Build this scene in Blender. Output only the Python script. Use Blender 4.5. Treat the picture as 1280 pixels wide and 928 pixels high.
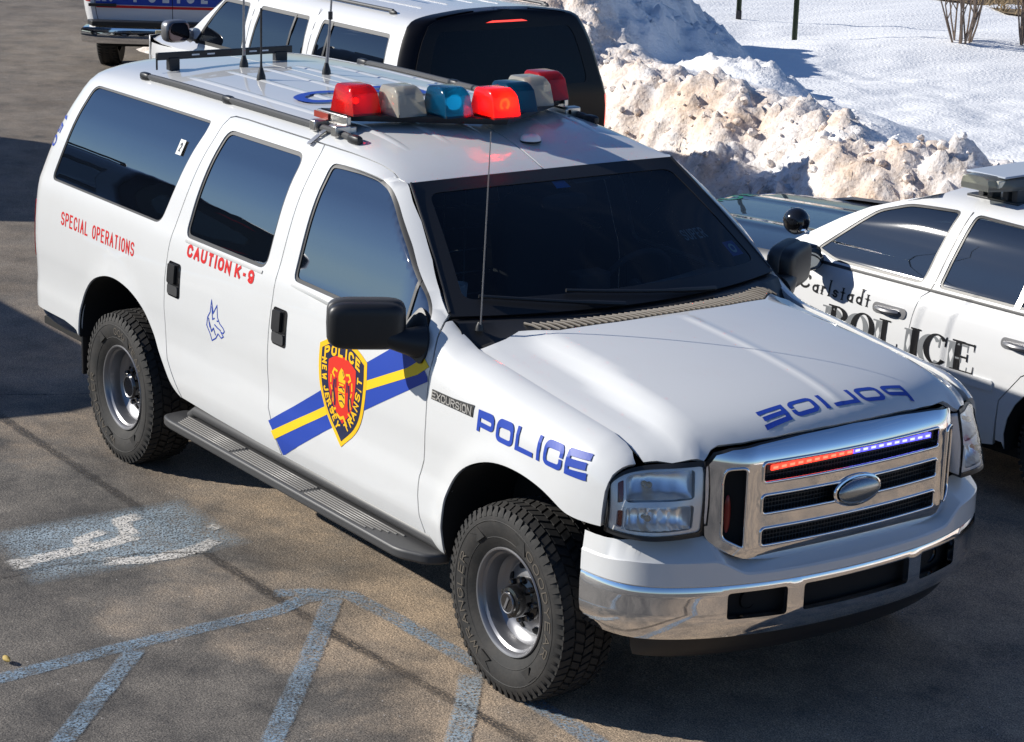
import bpy, bmesh, math, random
import numpy as np
from mathutils import Vector, Matrix, noise
from mathutils.geometry import delaunay_2d_cdt
R=math.radians
scene=bpy.context.scene
for o in list(bpy.data.objects): bpy.data.objects.remove(o)
COL=scene.collection
# ------------------------------------------------------------------ camera, sky, sun
CAM_POS=(6.69095947,-5.75576463,3.64219652); YAW,PITCH,ROLL=R(144.52984691),R(-15.66881793),R(1.71922192)
cam=bpy.data.cameras.new('camera'); camo=bpy.data.objects.new('camera',cam); COL.objects.link(camo)
fw=Vector((math.cos(PITCH)*math.cos(YAW),math.cos(PITCH)*math.sin(YAW),math.sin(PITCH)))
rt=fw.cross(Vector((0,0,1))).normalized(); up=rt.cross(fw)
rt,up=rt*math.cos(ROLL)+up*math.sin(ROLL),-rt*math.sin(ROLL)+up*math.cos(ROLL)
camo.matrix_world=Matrix(((rt.x,up.x,-fw.x,CAM_POS[0]),(rt.y,up.y,-fw.y,CAM_POS[1]),(rt.z,up.z,-fw.z,CAM_POS[2]),(0,0,0,1)))
cam.sensor_fit='HORIZONTAL'; cam.sensor_width=36; cam.lens=36*2794.42/1280
cam.clip_end=600; cam.clip_start=.1
scene.camera=camo
SUN_AZ=R(47); SUN_EL=R(28.5)                       # direction the light travels in plan, and its height
tosun=Vector((-math.cos(SUN_AZ)*math.cos(SUN_EL),-math.sin(SUN_AZ)*math.cos(SUN_EL),math.sin(SUN_EL)))
world=bpy.data.worlds.new('World'); scene.world=world; world.use_nodes=True
wn=world.node_tree.nodes; wl=world.node_tree.links; wn.clear()
wo=wn.new('ShaderNodeOutputWorld'); bg=wn.new('ShaderNodeBackground'); sky=wn.new('ShaderNodeTexSky')
sky.sky_type='NISHITA'; sky.sun_disc=False; sky.sun_elevation=SUN_EL
sky.sun_rotation=math.atan2(tosun.x,tosun.y); sky.air_density=1.0; sky.dust_density=.15; sky.ozone_density=3.5
bg.inputs['Strength'].default_value=.060
tc=wn.new('ShaderNodeTexCoord'); mpg=wn.new('ShaderNodeMapping'); mpg.inputs['Scale'].default_value=(2.2,2.2,11); wl.new(tc.outputs['Generated'],mpg.inputs[0])
cn=wn.new('ShaderNodeTexNoise'); cn.inputs['Scale'].default_value=1.7; cn.inputs['Detail'].default_value=6; cn.inputs['Roughness'].default_value=.58; cn.inputs['Distortion'].default_value=.6; wl.new(mpg.outputs[0],cn.inputs['Vector'])
cr=wn.new('ShaderNodeMapRange'); cr.inputs[1].default_value=.56; cr.inputs[2].default_value=.85; cr.inputs[4].default_value=.35; wl.new(cn.outputs['Fac'],cr.inputs[0])
cm=wn.new('ShaderNodeMix'); cm.data_type='RGBA'; wl.new(cr.outputs[0],cm.inputs[0]); wl.new(sky.outputs[0],cm.inputs[6]); cm.inputs[7].default_value=(4.2,4.4,4.8,1)
tn=wn.new('ShaderNodeMix'); tn.data_type='RGBA'; tn.blend_type='MULTIPLY'; tn.inputs[0].default_value=1; tn.inputs[7].default_value=(.82,.97,1.22,1); wl.new(cm.outputs[2],tn.inputs[6])
wl.new(tn.outputs[2],bg.inputs['Color']); wl.new(bg.outputs[0],wo.inputs['Surface'])
sl=bpy.data.lights.new('sun','SUN'); sl.energy=4.6; sl.angle=R(.5); sl.color=(1,.955,.875)
so=bpy.data.objects.new('sun',sl); COL.objects.link(so); so.location=(-20,-20,20)
so.rotation_euler=(-tosun).to_track_quat('-Z','Y').to_euler()
scene.view_settings.view_transform='Standard'; scene.view_settings.look='None'
scene.view_settings.exposure=.44; scene.view_settings.gamma=1; scene.view_settings.use_curve_mapping=False
scene.render.film_transparent=False
# ------------------------------------------------------------------ helpers
def tag(o,label=None,cat=None,group=None,kind=None):
    if label: o['label']=label
    if cat: o['category']=cat
    if group: o['group']=group
    if kind: o['kind']=kind
    return o
def empty(name,loc=(0,0,0),rz=0,label=None,cat=None,group=None):
    o=bpy.data.objects.new(name,None); COL.objects.link(o); o.location=loc; o.rotation_euler=(0,0,rz)
    o.empty_display_size=.2
    return tag(o,label,cat,group)
def link(name,me,parent=None):
    o=bpy.data.objects.new(name,me); COL.objects.link(o)
    if parent is not None: o.parent=parent
    return o
def copy_tree(o,parent=None):
    c=o.copy(); COL.objects.link(c)
    if parent is not None: c.parent=parent
    for ch in [x for x in bpy.data.objects if x.parent==o and x!=c]: copy_tree(ch,c)
    return c
class MB:
    """collects geometry and links it as one mesh object"""
    def __init__(s): s.v=[]; s.f=[]; s.mi=[]
    def add(s,vs,fs,m=0):
        b=len(s.v); s.v+= [tuple(p) for p in vs]; s.f+=[tuple(b+i for i in f) for f in fs]; s.mi+=[m]*len(fs); return s
    def box(s,lo,hi,m=0,M=None):
        (a,b,c),(d,e,f)=lo,hi
        vs=[(a,b,c),(d,b,c),(d,e,c),(a,e,c),(a,b,f),(d,b,f),(d,e,f),(a,e,f)]
        if M is not None: vs=[M@Vector(p) for p in vs]
        return s.add(vs,[(3,2,1,0),(4,5,6,7),(0,1,5,4),(1,2,6,5),(2,3,7,6),(3,0,4,7)],m)
    def grid(s,pts,m=0,flip=False,closed=False):
        r=len(pts); c=len(pts[0]); vs=[p for row in pts for p in row]; fs=[]
        for i in range(r-1):
            for j in range(c if closed else c-1):
                k=(j+1)%c; q=(i*c+j,i*c+k,(i+1)*c+k,(i+1)*c+j)
                fs.append(q[::-1] if flip else q)
        return s.add(vs,fs,m)
    def tube(s,path,r,n=10,m=0,caps=True):
        path=[Vector(p) for p in path]; rr=r if isinstance(r,(list,tuple)) else [r]*len(path); rows=[]
        t0=(path[1]-path[0]).normalized(); a=t0.orthogonal().normalized()
        for i,p in enumerate(path):
            t=(path[min(i+1,len(path)-1)]-path[max(i-1,0)]).normalized()
            a=(a-t*a.dot(t)); a=a.normalized() if a.length>1e-6 else t.orthogonal().normalized()
            b=t.cross(a)
            rows.append([p+(a*math.cos(2*math.pi*k/n)+b*math.sin(2*math.pi*k/n))*rr[i] for k in range(n)])
        s.grid(rows,m,closed=True)
        if caps:
            b0=len(s.v); s.v+=[tuple(p) for p in rows[0]]; s.f.append(tuple(b0+k for k in range(n))[::-1]); s.mi.append(m)
            b0=len(s.v); s.v+=[tuple(p) for p in rows[-1]]; s.f.append(tuple(b0+k for k in range(n))); s.mi.append(m)
        return s
    def lathe(s,prof,n=48,m=0,M=None,flip=False):
        """prof: (radius, depth along local z); M maps local to target"""
        rows=[]
        for r,d in prof:
            row=[Vector((r*math.cos(2*math.pi*k/n),r*math.sin(2*math.pi*k/n),d)) for k in range(n)]
            rows.append([M@p for p in row] if M is not None else row)
        return s.grid(rows,m,closed=True,flip=flip)
    def prism(s,poly,a,b,m=0,fn=None):
        """poly in 2d; fn(p,h)->3d, extruded between h=a and h=b"""
        n=len(poly); lo=[fn(p,a) for p in poly]; hi=[fn(p,b) for p in poly]
        fs=[tuple(range(n))[::-1],tuple(range(n,2*n))]+[(i,(i+1)%n,n+(i+1)%n,n+i) for i in range(n)]
        return s.add(lo+hi,fs,m)
    def ell(s,c,rx,ry,rz,nu=24,nv=12,e=1.0,m=0,M=None):
        """superellipsoid, e<1 squarer"""
        def sg(x): return math.copysign(abs(x)**e,x)
        rows=[]
        for i in range(nv+1):
            v=-math.pi/2+math.pi*i/nv; rows.append([])
            for j in range(nu):
                u=2*math.pi*j/nu
                p=Vector((c[0]+rx*sg(math.cos(v))*sg(math.cos(u)),c[1]+ry*sg(math.cos(v))*sg(math.sin(u)),c[2]+rz*sg(math.sin(v))))
                rows[-1].append(M@p if M is not None else p)
        return s.grid(rows,m,closed=True)
    def build(s,name,mats,parent=None,smooth=True,ang=35,bevel=0,seg=2,merge=True):
        me=bpy.data.meshes.new(name); me.from_pydata(s.v,[],s.f)
        mats=mats if isinstance(mats,(list,tuple)) else [mats]
        for q in mats: me.materials.append(q)
        me.polygons.foreach_set('material_index',s.mi)
        bm=bmesh.new(); bm.from_mesh(me)
        if merge: bmesh.ops.remove_doubles(bm,verts=bm.verts,dist=1e-5)
        bmesh.ops.recalc_face_normals(bm,faces=bm.faces); bm.to_mesh(me); bm.free()
        if smooth:
            me.polygons.foreach_set('use_smooth',[True]*len(me.polygons)); me.set_sharp_from_angle(angle=R(ang))
        me.update()
        o=link(name,me,parent)
        if bevel:
            md=o.modifiers.new('bevel','BEVEL'); md.width=bevel; md.segments=seg; md.limit_method='ANGLE'; md.angle_limit=R(30); md.harden_normals=False
        return o
# ---- polygons
def area(p): return .5*sum(p[i][0]*p[(i+1)%len(p)][1]-p[(i+1)%len(p)][0]*p[i][1] for i in range(len(p)))
def ccw(p): return list(p) if area(p)>0 else list(p)[::-1]
def inset(p,d):
    p=ccw(p); n=len(p); out=[]
    for i in range(n):
        a,b,c=p[i-1],p[i],p[(i+1)%n]
        e1=Vector((b[0]-a[0],b[1]-a[1])); e2=Vector((c[0]-b[0],c[1]-b[1]))
        if e1.length<1e-9 or e2.length<1e-9: continue
        e1.normalize(); e2.normalize()
        n1=Vector((-e1.y,e1.x)); n2=Vector((-e2.y,e2.x)); m=(n1+n2)
        if m.length<1e-6: m=n1
        m.normalize(); k=d/max(.35,m.dot(n1)); out.append((b[0]+m.x*k,b[1]+m.y*k))
    return out
def dense(p,res,closed=True):
    out=[]; n=len(p)
    for i in range(n if closed else n-1):
        a,b=p[i],p[(i+1)%n]; L=math.dist(a,b); k=max(1,int(math.ceil(L/res)))
        for j in range(k): out.append(tuple(a[q]+(b[q]-a[q])*j/k for q in range(len(a))))
    if not closed: out.append(tuple(p[-1]))
    return out
def smooth_poly(p,it=1,closed=True,keep=.25):
    for _ in range(it):
        out=[]; n=len(p)
        rng=range(n) if closed else range(n-1)
        if not closed: out.append(p[0])
        for i in rng:
            a,b=p[i],p[(i+1)%n]
            out.append(tuple(a[q]*(1-keep)+b[q]*keep for q in range(len(a)))); out.append(tuple(a[q]*keep+b[q]*(1-keep) for q in range(len(a))))
        if not closed: out.append(p[-1])
        p=out
    return p
def rrect(x0,y0,x1,y1,r,n=5):
    out=[]
    for cx,cy,a in ((x1-r,y1-r,0),(x0+r,y1-r,90),(x0+r,y0+r,180),(x1-r,y0+r,270)):
        for k in range(n+1):
            t=R(a+90*k/n); out.append((cx+r*math.cos(t),cy+r*math.sin(t)))
    return out
def round_poly(p,r,n=4):
    """round the corners of a polygon"""
    out=[]; m=len(p)
    for i in range(m):
        a,b,c=Vector(p[i-1]),Vector(p[i]),Vector(p[(i+1)%m]); d1=(a-b); d2=(c-b)
        k=min(r,d1.length*.45,d2.length*.45); s=b+d1.normalized()*k; e=b+d2.normalized()*k
        for j in range(n+1):
            u=j/n; out.append(tuple(s*(1-u)**2+b*2*u*(1-u)+e*u*u))
    return out
def inside(pts,poly):
    pts=np.asarray(pts); x,y=pts[:,0],pts[:,1]; c=np.zeros(len(pts),bool); n=len(poly)
    for i in range(n):
        (x0,y0),(x1,y1)=poly[i],poly[(i+1)%n]
        if y0==y1: continue
        m=((y0>y)!=(y1>y))&(x<(x1-x0)*(y-y0)/(y1-y0)+x0); c^=m
    return c
def edgedist(pts,poly):
    pts=np.asarray(pts); d=np.full(len(pts),1e9); n=len(poly)
    for i in range(n):
        a=np.array(poly[i]); b=np.array(poly[(i+1)%n]); e=b-a; L=e@e
        t=np.clip(((pts-a)@e)/max(L,1e-12),0,1); d=np.minimum(d,np.hypot(*(pts-a-t[:,None]*e).T))
    return d
def axis_ref(p): return Vector((min(.2,max(-4.0,p[0])),0,.95))
def panel(name,outline,f,mat,parent=None,holes=(),res=.04,off=0.0,flange=.012,ref=axis_ref,lip=None,build=True):
    """a sheet cut to an outline in the (u,v) plane of the surface f, with a turned-in edge"""
    outline=ccw(dense(outline,res)); holes=[ccw(dense(h,res))[::-1] for h in holes]
    us=[p[0] for p in outline]; vs=[p[1] for p in outline]
    gu=np.arange(min(us)+res*.5,max(us),res); gv=np.arange(min(vs)+res*.5,max(vs),res)
    G=np.array([(u,v) for i,v in enumerate(gv) for u in gu+(.5*res if i%2 else 0)]) if len(gu) and len(gv) else np.zeros((0,2))
    if len(G):
        k=inside(G,outline)&(edgedist(G,outline)>.5*res)
        for h in holes: k&=~inside(G,h)&(edgedist(G,h)>.5*res)
        G=G[k]
    P=[Vector(p) for p in outline]; E=[(i,(i+1)%len(outline)) for i in range(len(outline))]
    for h in holes:
        b=len(P); P+=[Vector(p) for p in h]; E+=[(b+i,b+(i+1)%len(h)) for i in range(len(h))]
    nb=len(P); P+=[Vector(p) for p in G]
    V,_,F,_,_,_=delaunay_2d_cdt(P,E,[],1,1e-7)
    V=[(v.x,v.y) for v in V]
    C=np.array([[sum(V[i][0] for i in t)/3,sum(V[i][1] for i in t)/3] for t in F])
    k=inside(C,outline)
    for h in holes: k&=~inside(C,h)
    F=[t for t,q in zip(F,k) if q]
    h=1e-3; P3=[];N3=[]
    for u,v in V:
        p=Vector(f(u,v)); du=Vector(f(u+h,v))-Vector(f(u-h,v)); dv=Vector(f(u,v+h))-Vector(f(u,v-h))
        n=du.cross(dv); n=n.normalized() if n.length>1e-12 else Vector((0,0,1))
        if n.dot(p-(ref(p) if callable(ref) else Vector(ref)))<0: n=-n
        P3.append(p+n*off); N3.append(n)
    FF=[]
    for t in F:
        a,b,c=(P3[i] for i in t); n=(b-a).cross(c-a)
        FF.append(tuple(t) if n.dot(N3[t[0]])>0 else tuple(t)[::-1])
    VN=[tuple(n) for n in N3]
    if flange:
        cnt={}
        for t in FF:
            for i in range(3):
                a,b=t[i],t[(i+1)%3]; cnt[(a,b)]=1
        bd=[(a,b) for a,b in cnt if (b,a) not in cnt]
        mp={}
        for a,b in bd:
            for q in (a,b):
                if q not in mp:
                    mp[q]=len(P3); P3.append(P3[q].copy()); P3.append(P3[q]-N3[q]*flange); VN+= [(0,0,0)]*2
        for a,b in bd: FF.append((mp[a],mp[a]+1,mp[b]+1,mp[b]))
    me=bpy.data.meshes.new(name); me.from_pydata(P3,[],FF); me.materials.append(mat)
    me.polygons.foreach_set('use_smooth',[True]*len(me.polygons))
    me.normals_split_custom_set_from_vertices(VN); me.update()
    return link(name,me,parent)
def mir(f): return lambda u,v:(lambda p:(p[0],-p[1],p[2]))(f(u,v))
# ------------------------------------------------------------------ materials
MATS={}
def nodes(m): m.use_nodes=True; return m.node_tree.nodes,m.node_tree.links
def mat(name,col,rough=.5,metal=0,coat=0,spec=.5,emit=None,es=0,bump=None,ior=1.5,coatr=.03):
    m=bpy.data.materials.new(name); n,l=nodes(m); b=n['Principled BSDF']
    b.inputs['Base Color'].default_value=(*col,1); b.inputs['Roughness'].default_value=rough; b.inputs['Metallic'].default_value=metal
    b.inputs['Coat Weight'].default_value=coat; b.inputs['Coat Roughness'].default_value=coatr; b.inputs['IOR'].default_value=ior
    b.inputs['Specular IOR Level'].default_value=spec
    if emit: b.inputs['Emission Color'].default_value=(*emit,1); b.inputs['Emission Strength'].default_value=es
    if bump:
        t=n.new('ShaderNodeTexNoise'); t.inputs['Scale'].default_value=bump[0]; t.inputs['Detail'].default_value=4
        c=n.new('ShaderNodeTexCoord'); l.new(c.outputs['Object'],t.inputs['Vector'])
        bp=n.new('ShaderNodeBump'); bp.inputs['Strength'].default_value=bump[1]; bp.inputs['Distance'].default_value=bump[2]
        l.new(t.outputs['Fac'],bp.inputs['Height']); l.new(bp.outputs[0],b.inputs['Normal'])
    MATS[name]=m; return m
def noisefac(n,l,scale,lo,hi,detail=5,rough=.6,coord='Object',dist=0):
    c=n.new('ShaderNodeTexCoord'); t=n.new('ShaderNodeTexNoise'); t.inputs['Scale'].default_value=scale; t.inputs['Detail'].default_value=detail
    t.inputs['Roughness'].default_value=rough; t.inputs['Distortion'].default_value=dist
    l.new(c.outputs[coord],t.inputs['Vector']); r=n.new('ShaderNodeMapRange'); r.inputs[1].default_value=lo; r.inputs[2].default_value=hi
    l.new(t.outputs['Fac'],r.inputs[0]); return r.outputs[0]
def mixc(n,l,fac,a,b):
    x=n.new('ShaderNodeMix'); x.data_type='RGBA'
    for s,v in ((6,a),(7,b)):
        if isinstance(v,tuple): x.inputs[s].default_value=(*v,1)
        else: l.new(v,x.inputs[s])
    if isinstance(fac,(int,float)): x.inputs[0].default_value=fac
    else: l.new(fac,x.inputs[0])
    return x.outputs[2]
def car_paint(name,col,dirt=(.45,.40,.34),amount=.25):
    m=mat(name,col,.42,0,1.0,.4,coatr=.02); n,l=nodes(m); b=n['Principled BSDF']
    b.inputs['Coat IOR'].default_value=1.45
    f=noisefac(n,l,2.3,.5,.85,8,.7); g=noisefac(n,l,55,.55,.75,3)
    mu=n.new('ShaderNodeMath'); mu.operation='MULTIPLY'; l.new(f,mu.inputs[0]); mu.inputs[1].default_value=amount
    ad=n.new('ShaderNodeMath'); ad.operation='MULTIPLY_ADD'; l.new(g,ad.inputs[0]); ad.inputs[1].default_value=.03; l.new(mu.outputs[0],ad.inputs[2])
    c=mixc(n,l,ad.outputs[0],col,dirt)
    ge=n.new('ShaderNodeNewGeometry'); c2=mixc(n,l,ge.outputs['Backfacing'],c,(.02,.02,.022)); l.new(c2,b.inputs['Base Color'])
    inv=n.new('ShaderNodeMath'); inv.operation='SUBTRACT'; inv.inputs[0].default_value=1; l.new(ge.outputs['Backfacing'],inv.inputs[1]); l.new(inv.outputs[0],b.inputs['Coat Weight'])
    # faint orange peel and panel waviness
    t=n.new('ShaderNodeTexNoise'); t.inputs['Scale'].default_value=5; t.inputs['Detail'].default_value=1
    co=n.new('ShaderNodeTexCoord'); l.new(co.outputs['Object'],t.inputs['Vector'])
    bp=n.new('ShaderNodeBump'); bp.inputs['Strength'].default_value=.08; bp.inputs['Distance'].default_value=.012
    l.new(t.outputs['Fac'],bp.inputs['Height']); l.new(bp.outputs[0],b.inputs['Coat Normal'])
    return m
white=car_paint('white_paint',(.63,.635,.63),amount=.12)
white2=car_paint('white_paint_far',(.66,.665,.67),amount=.10)
navy=car_paint('dark_blue_paint',(.010,.014,.024),(.05,.05,.05),.2)
blackp=mat('black_paint',(.004,.004,.006),.3,spec=.2)
whiteflat=mat('white_decal',(.8,.8,.8),.3)
chrome=mat('chrome',(.84,.84,.85),.05,1); 
_n,_l=nodes(chrome); _f=noisefac(_n,_l,6,.45,.8,8,.7); _r=_n.new('ShaderNodeMapRange'); _r.inputs[3].default_value=.025; _r.inputs[4].default_value=.16; _l.new(_f,_r.inputs[0]); _l.new(_r.outputs[0],_n['Principled BSDF'].inputs['Roughness'])
steel=mat('grey_steel',(.25,.25,.26),.36,.7)
alu=mat('brushed_aluminium',(.55,.53,.50),.35,1)
rubber=mat('tyre_rubber',(.020,.019,.018),.75,bump=(60,.25,.003))
_n,_l=nodes(rubber); _l.new(mixc(_n,_l,noisefac(_n,_l,9,.42,.75,8,.7),(.011,.0108,.0105),(.034,.030,.026)),_n['Principled BSDF'].inputs['Base Color'])
seal=mat('black_rubber_seal',(.012,.012,.013),.45)
blackpl=mat('black_plastic',(.014,.014,.015),.42,bump=(400,.15,.0008))
blackgloss=mat('gloss_black_plastic',(.008,.008,.009),.12,coat=.5)
greypl=mat('grey_step_plastic',(.045,.045,.046),.48,bump=(90,.15,.001))
darkin=mat('dark_interior',(.045,.047,.052),.8)
greyin=mat('grey_interior',(.28,.29,.30),.75)
void=mat('underbody_black',(.006,.006,.006),.9)
blue=mat('blue_vinyl',(.022,.060,.36),.42,spec=.25)
red=mat('red_vinyl',(.56,.022,.022),.42,spec=.25)
yellow=mat('yellow_vinyl',(.80,.55,.02),.42,spec=.25)
gold=mat('gold_vinyl',(.85,.48,.015),.42,spec=.25)
navyv=mat('navy_vinyl',(.018,.022,.060),.42,spec=.25)
redv=mat('scarlet_vinyl',(.66,.035,.02),.42,spec=.25)
blackv=mat('black_vinyl',(.012,.012,.013),.3,coat=.3)
greyv=mat('grey_vinyl',(.20,.21,.22),.35,coat=.3)
amber=mat('amber_reflector',(.22,.03,.015),.15,coat=.6)
tailred=mat('red_lamp_lens',(.42,.008,.008),.08,coat=1)
tailred2=mat('lit_red_lamp_lens',(.6,.01,.01),.1,coat=1,emit=(1,.06,.03),es=1.2)
bulb=mat('bulb_glass',(.7,.5,.3),.08,0,1)
letters=mat('raised_tyre_lettering',(.095,.08,.062),.75)
ledr=mat('red_led',(.8,.05,.03),.3,emit=(1,.055,.03),es=1.5)
ledb=mat('blue_led',(.1,.1,.8),.3,emit=(.10,.09,1),es=1.5)
ledrc=mat('red_led_core',(.8,.1,.05),.3,emit=(1,.14,.08),es=2.0)
ledbc=mat('blue_led_core',(.3,.3,1),.3,emit=(.30,.32,1),es=2.2)
plate_y=mat('plate_cream',(.62,.55,.33),.4)
def glass(name,tint,rough=.015,ior=1.52,body=(.004,.005,.006),bodyw=.0,wave=.035):
    m=bpy.data.materials.new(name); n,l=nodes(m); n.clear(); o=n.new('ShaderNodeOutputMaterial')
    t=n.new('ShaderNodeBsdfTransparent'); t.inputs[0].default_value=(*tint,1)
    g=n.new('ShaderNodeBsdfGlossy'); g.inputs['Roughness'].default_value=rough; g.inputs['Color'].default_value=(1,1,1,1)
    d=n.new('ShaderNodeBsdfDiffuse'); d.inputs[0].default_value=(*body,1)
    fr=n.new('ShaderNodeFresnel'); fr.inputs[0].default_value=ior
    dm=n.new('ShaderNodeMixShader'); dm.inputs[0].default_value=bodyw; l.new(t.outputs[0],dm.inputs[1]); l.new(d.outputs[0],dm.inputs[2])
    mx=n.new('ShaderNodeMixShader'); l.new(fr.outputs[0],mx.inputs[0]); l.new(dm.outputs[0],mx.inputs[1]); l.new(g.outputs[0],mx.inputs[2])
    c=n.new('ShaderNodeTexCoord'); ns=n.new('ShaderNodeTexNoise'); ns.inputs['Scale'].default_value=3.2; ns.inputs['Detail'].default_value=1.5; l.new(c.outputs['Object'],ns.inputs[0])
    bp=n.new('ShaderNodeBump'); bp.inputs['Strength'].default_value=wave; bp.inputs['Distance'].default_value=.02; l.new(ns.outputs['Fac'],bp.inputs['Height'])
    l.new(bp.outputs[0],g.inputs['Normal']); l.new(bp.outputs[0],fr.inputs['Normal'])
    l.new(mx.outputs[0],o.inputs[0]); MATS[name]=m; return m
tint=glass('privacy_glass',(.035,.04,.045),ior=3.2,bodyw=.15,body=(.012,.014,.017))
wind=glass('windscreen_glass',(.60,.67,.68),ior=1.42,bodyw=.04,body=(.03,.035,.04))
tint2=glass('wagon_glass',(.04,.045,.05),ior=2.0,bodyw=.15,body=(.012,.014,.017))
clearg=glass('side_glass',(.11,.14,.15),ior=2.2,wave=.006,bodyw=.12,body=(.03,.04,.045))
lens=glass('lamp_lens',(1,1,1),ior=1.33)
def dome(name,col,w=.5,glow=None,es=0):
    m=bpy.data.materials.new(name); n,l=nodes(m); n.clear(); o=n.new('ShaderNodeOutputMaterial')
    t=n.new('ShaderNodeBsdfTransparent'); t.inputs[0].default_value=(*[min(1,c*1.15) for c in col],1)
    d=n.new('ShaderNodeBsdfDiffuse'); d.inputs[0].default_value=(*col,1)
    tr=n.new('ShaderNodeBsdfTranslucent'); tr.inputs[0].default_value=(*col,1)
    a=n.new('ShaderNodeMixShader'); a.inputs[0].default_value=.5; l.new(d.outputs[0],a.inputs[1]); l.new(tr.outputs[0],a.inputs[2])
    b=n.new('ShaderNodeMixShader'); b.inputs[0].default_value=w; l.new(t.outputs[0],b.inputs[1]); l.new(a.outputs[0],b.inputs[2])
    g=n.new('ShaderNodeBsdfGlossy'); g.inputs['Roughness'].default_value=.08
    fr=n.new('ShaderNodeFresnel'); fr.inputs[0].default_value=1.48
    mx=n.new('ShaderNodeMixShader'); l.new(fr.outputs[0],mx.inputs[0]); l.new(b.outputs[0],mx.inputs[1]); l.new(g.outputs[0],mx.inputs[2])
    l.new(mx.outputs[0],o.inputs[0]); MATS[name]=m; return m
d_red=dome('red_dome',(.66,.018,.018),.82); d_blue=dome('blue_dome',(.004,.055,.12),.82); d_clear=dome('clear_dome',(.74,.70,.60),.7)
glow_r=mat('lit_red_lamp',(.9,.2,.05),.3,emit=(1,.09,.02),es=26); glow_y=mat('lit_filament',(1,.6,.1),.3,emit=(1,.34,.03),es=60)
glow_t=mat('lit_blue_lamp',(.2,.8,.9),.3,emit=(.12,.85,.85),es=11)
# ------------------------------------------------------------------ lettering: stroke alphabet
def arc(cx,cy,rx,ry,a0,a1,n=8): return [(cx+rx*math.cos(R(a0+(a1-a0)*k/n)),cy+ry*math.sin(R(a0+(a1-a0)*k/n))) for k in range(n+1)]
def rr(r=.3,q=.22): 
    p=[]
    for cx,cy,a in ((1-r,1-q,0),(r,1-q,90),(r,q,180),(1-r,q,270)): p+=arc(cx,cy,r,q,a,a+90,5)
    return p+[p[0]]
GL={'A':[[(0,0),(.5,1),(1,0)],[(.19,.36),(.81,.36)]],
'C':[arc(.5,.68,.5,.32,15,180)+arc(.5,.32,.5,.32,180,345)],
'D':[[(0,0),(0,1),(.45,1)]+arc(.45,.5,.55,.5,90,-90)+[(0,0)]],
'E':[[(1,1),(0,1),(0,0),(1,0)],[(0,.52),(.85,.52)]],
'I':[[(.5,0),(.5,1)]],'J':[[(1,1),(1,.3)]+arc(.5,.3,.5,.3,0,-170)],
'K':[[(0,0),(0,1)],[(1,1),(0,.4)],[(.32,.58),(1,0)]],
'L':[[(0,1),(0,0),(1,0)]],'N':[[(0,0),(0,1),(1,0),(1,1)]],
'O':[rr(.5,.34)],'G':[arc(.5,.68,.5,.32,15,180)+arc(.5,.32,.5,.32,180,360)+[(1,.46),(.6,.46)]],
'P':[[(0,0),(0,1),(.62,1)]+arc(.62,.74,.38,.26,90,-90)+[(0,.48)]],
'R':[[(0,0),(0,1),(.62,1)]+arc(.62,.75,.38,.25,90,-90)+[(0,.5)],[(.5,.5),(1,0)]],
'S':[arc(.5,.74,.5,.26,20,180)+arc(.5,.74,.5,.24,180,270)[1:]+arc(.5,.26,.5,.24,90,0)[1:]+arc(.5,.26,.5,.26,0,-160)],
'T':[[(0,1),(1,1)],[(.5,1),(.5,0)]],'U':[[(0,1),(0,.3)]+arc(.5,.3,.5,.3,180,360)+[(1,1)]],
'W':[[(0,1),(.25,0),(.5,.8),(.75,0),(1,1)]],'X':[[(0,0),(1,1)],[(0,1),(1,0)]],'Y':[[(0,1),(.5,.45),(1,1)],[(.5,.45),(.5,0)]],
'F':[[(1,1),(0,1),(0,0)],[(0,.52),(.85,.52)]],
'-':[[(.1,.45),(.9,.45)]],'9':[arc(.5,.68,.5,.32,0,360,14),arc(.5,.3,.5,.3,-150,0)+[(1,.68)]],
'0':[rr(.5,.4)],'1':[[(.15,.8),(.55,1),(.55,0)]],'2':[arc(.5,.7,.5,.3,170,-20)+[(0,0),(1,0)]],'3':[arc(.45,.75,.5,.25,150,-90),arc(.45,.27,.55,.27,90,-150)],
'5':[[(.95,1),(.1,1),(.05,.55)]+arc(.5,.32,.5,.32,130,-150)],
'eP':[[(0,0),(0,1),(.7,1)]+arc(.8,.8,.2,.2,90,0,4)+arc(.8,.55,.2,.2,0,-90,4)+[(0,.35)]],'eO':[rr(.22,.28)],'eC':[[(1,.72)]+arc(.8,.75,.2,.25,0,90,4)+arc(.2,.75,.2,.25,90,180,4)+arc(.2,.25,.2,.25,180,270,4)+arc(.8,.25,.2,.25,270,360,4)+[(1,.28)]],
'eL':[[(0,1),(0,0),(1,0)]],'eI':[[(.5,0),(.5,1)]],'eE':[[(1,1),(0,1),(0,0),(1,0)],[(0,.5),(.9,.5)]],
'a':[arc(.45,.22,.45,.22,0,360,12),[(.9,.44),(.9,0)]],'r':[[(.1,0),(.1,.46)],arc(.6,.26,.5,.2,180,60,5)],'l':[[(.5,0),(.5,1)]],
's':[arc(.5,.34,.45,.11,20,270,6)+arc(.5,.11,.45,.11,90,-160,6)],'t':[[(.5,.7),(.5,0)],[(.05,.45),(.95,.45)]],'d':[arc(.45,.22,.45,.22,0,360,12),[(.9,1),(.9,0)]]}
GW={'I':.38,'eI':.28,'-':.8,'1':.6,' ':.45,'W':1.35,'l':.3,'r':.6,'t':.55,'a':.85,'d':.85,'s':.7,'A':1.05,'J':.85}
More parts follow.
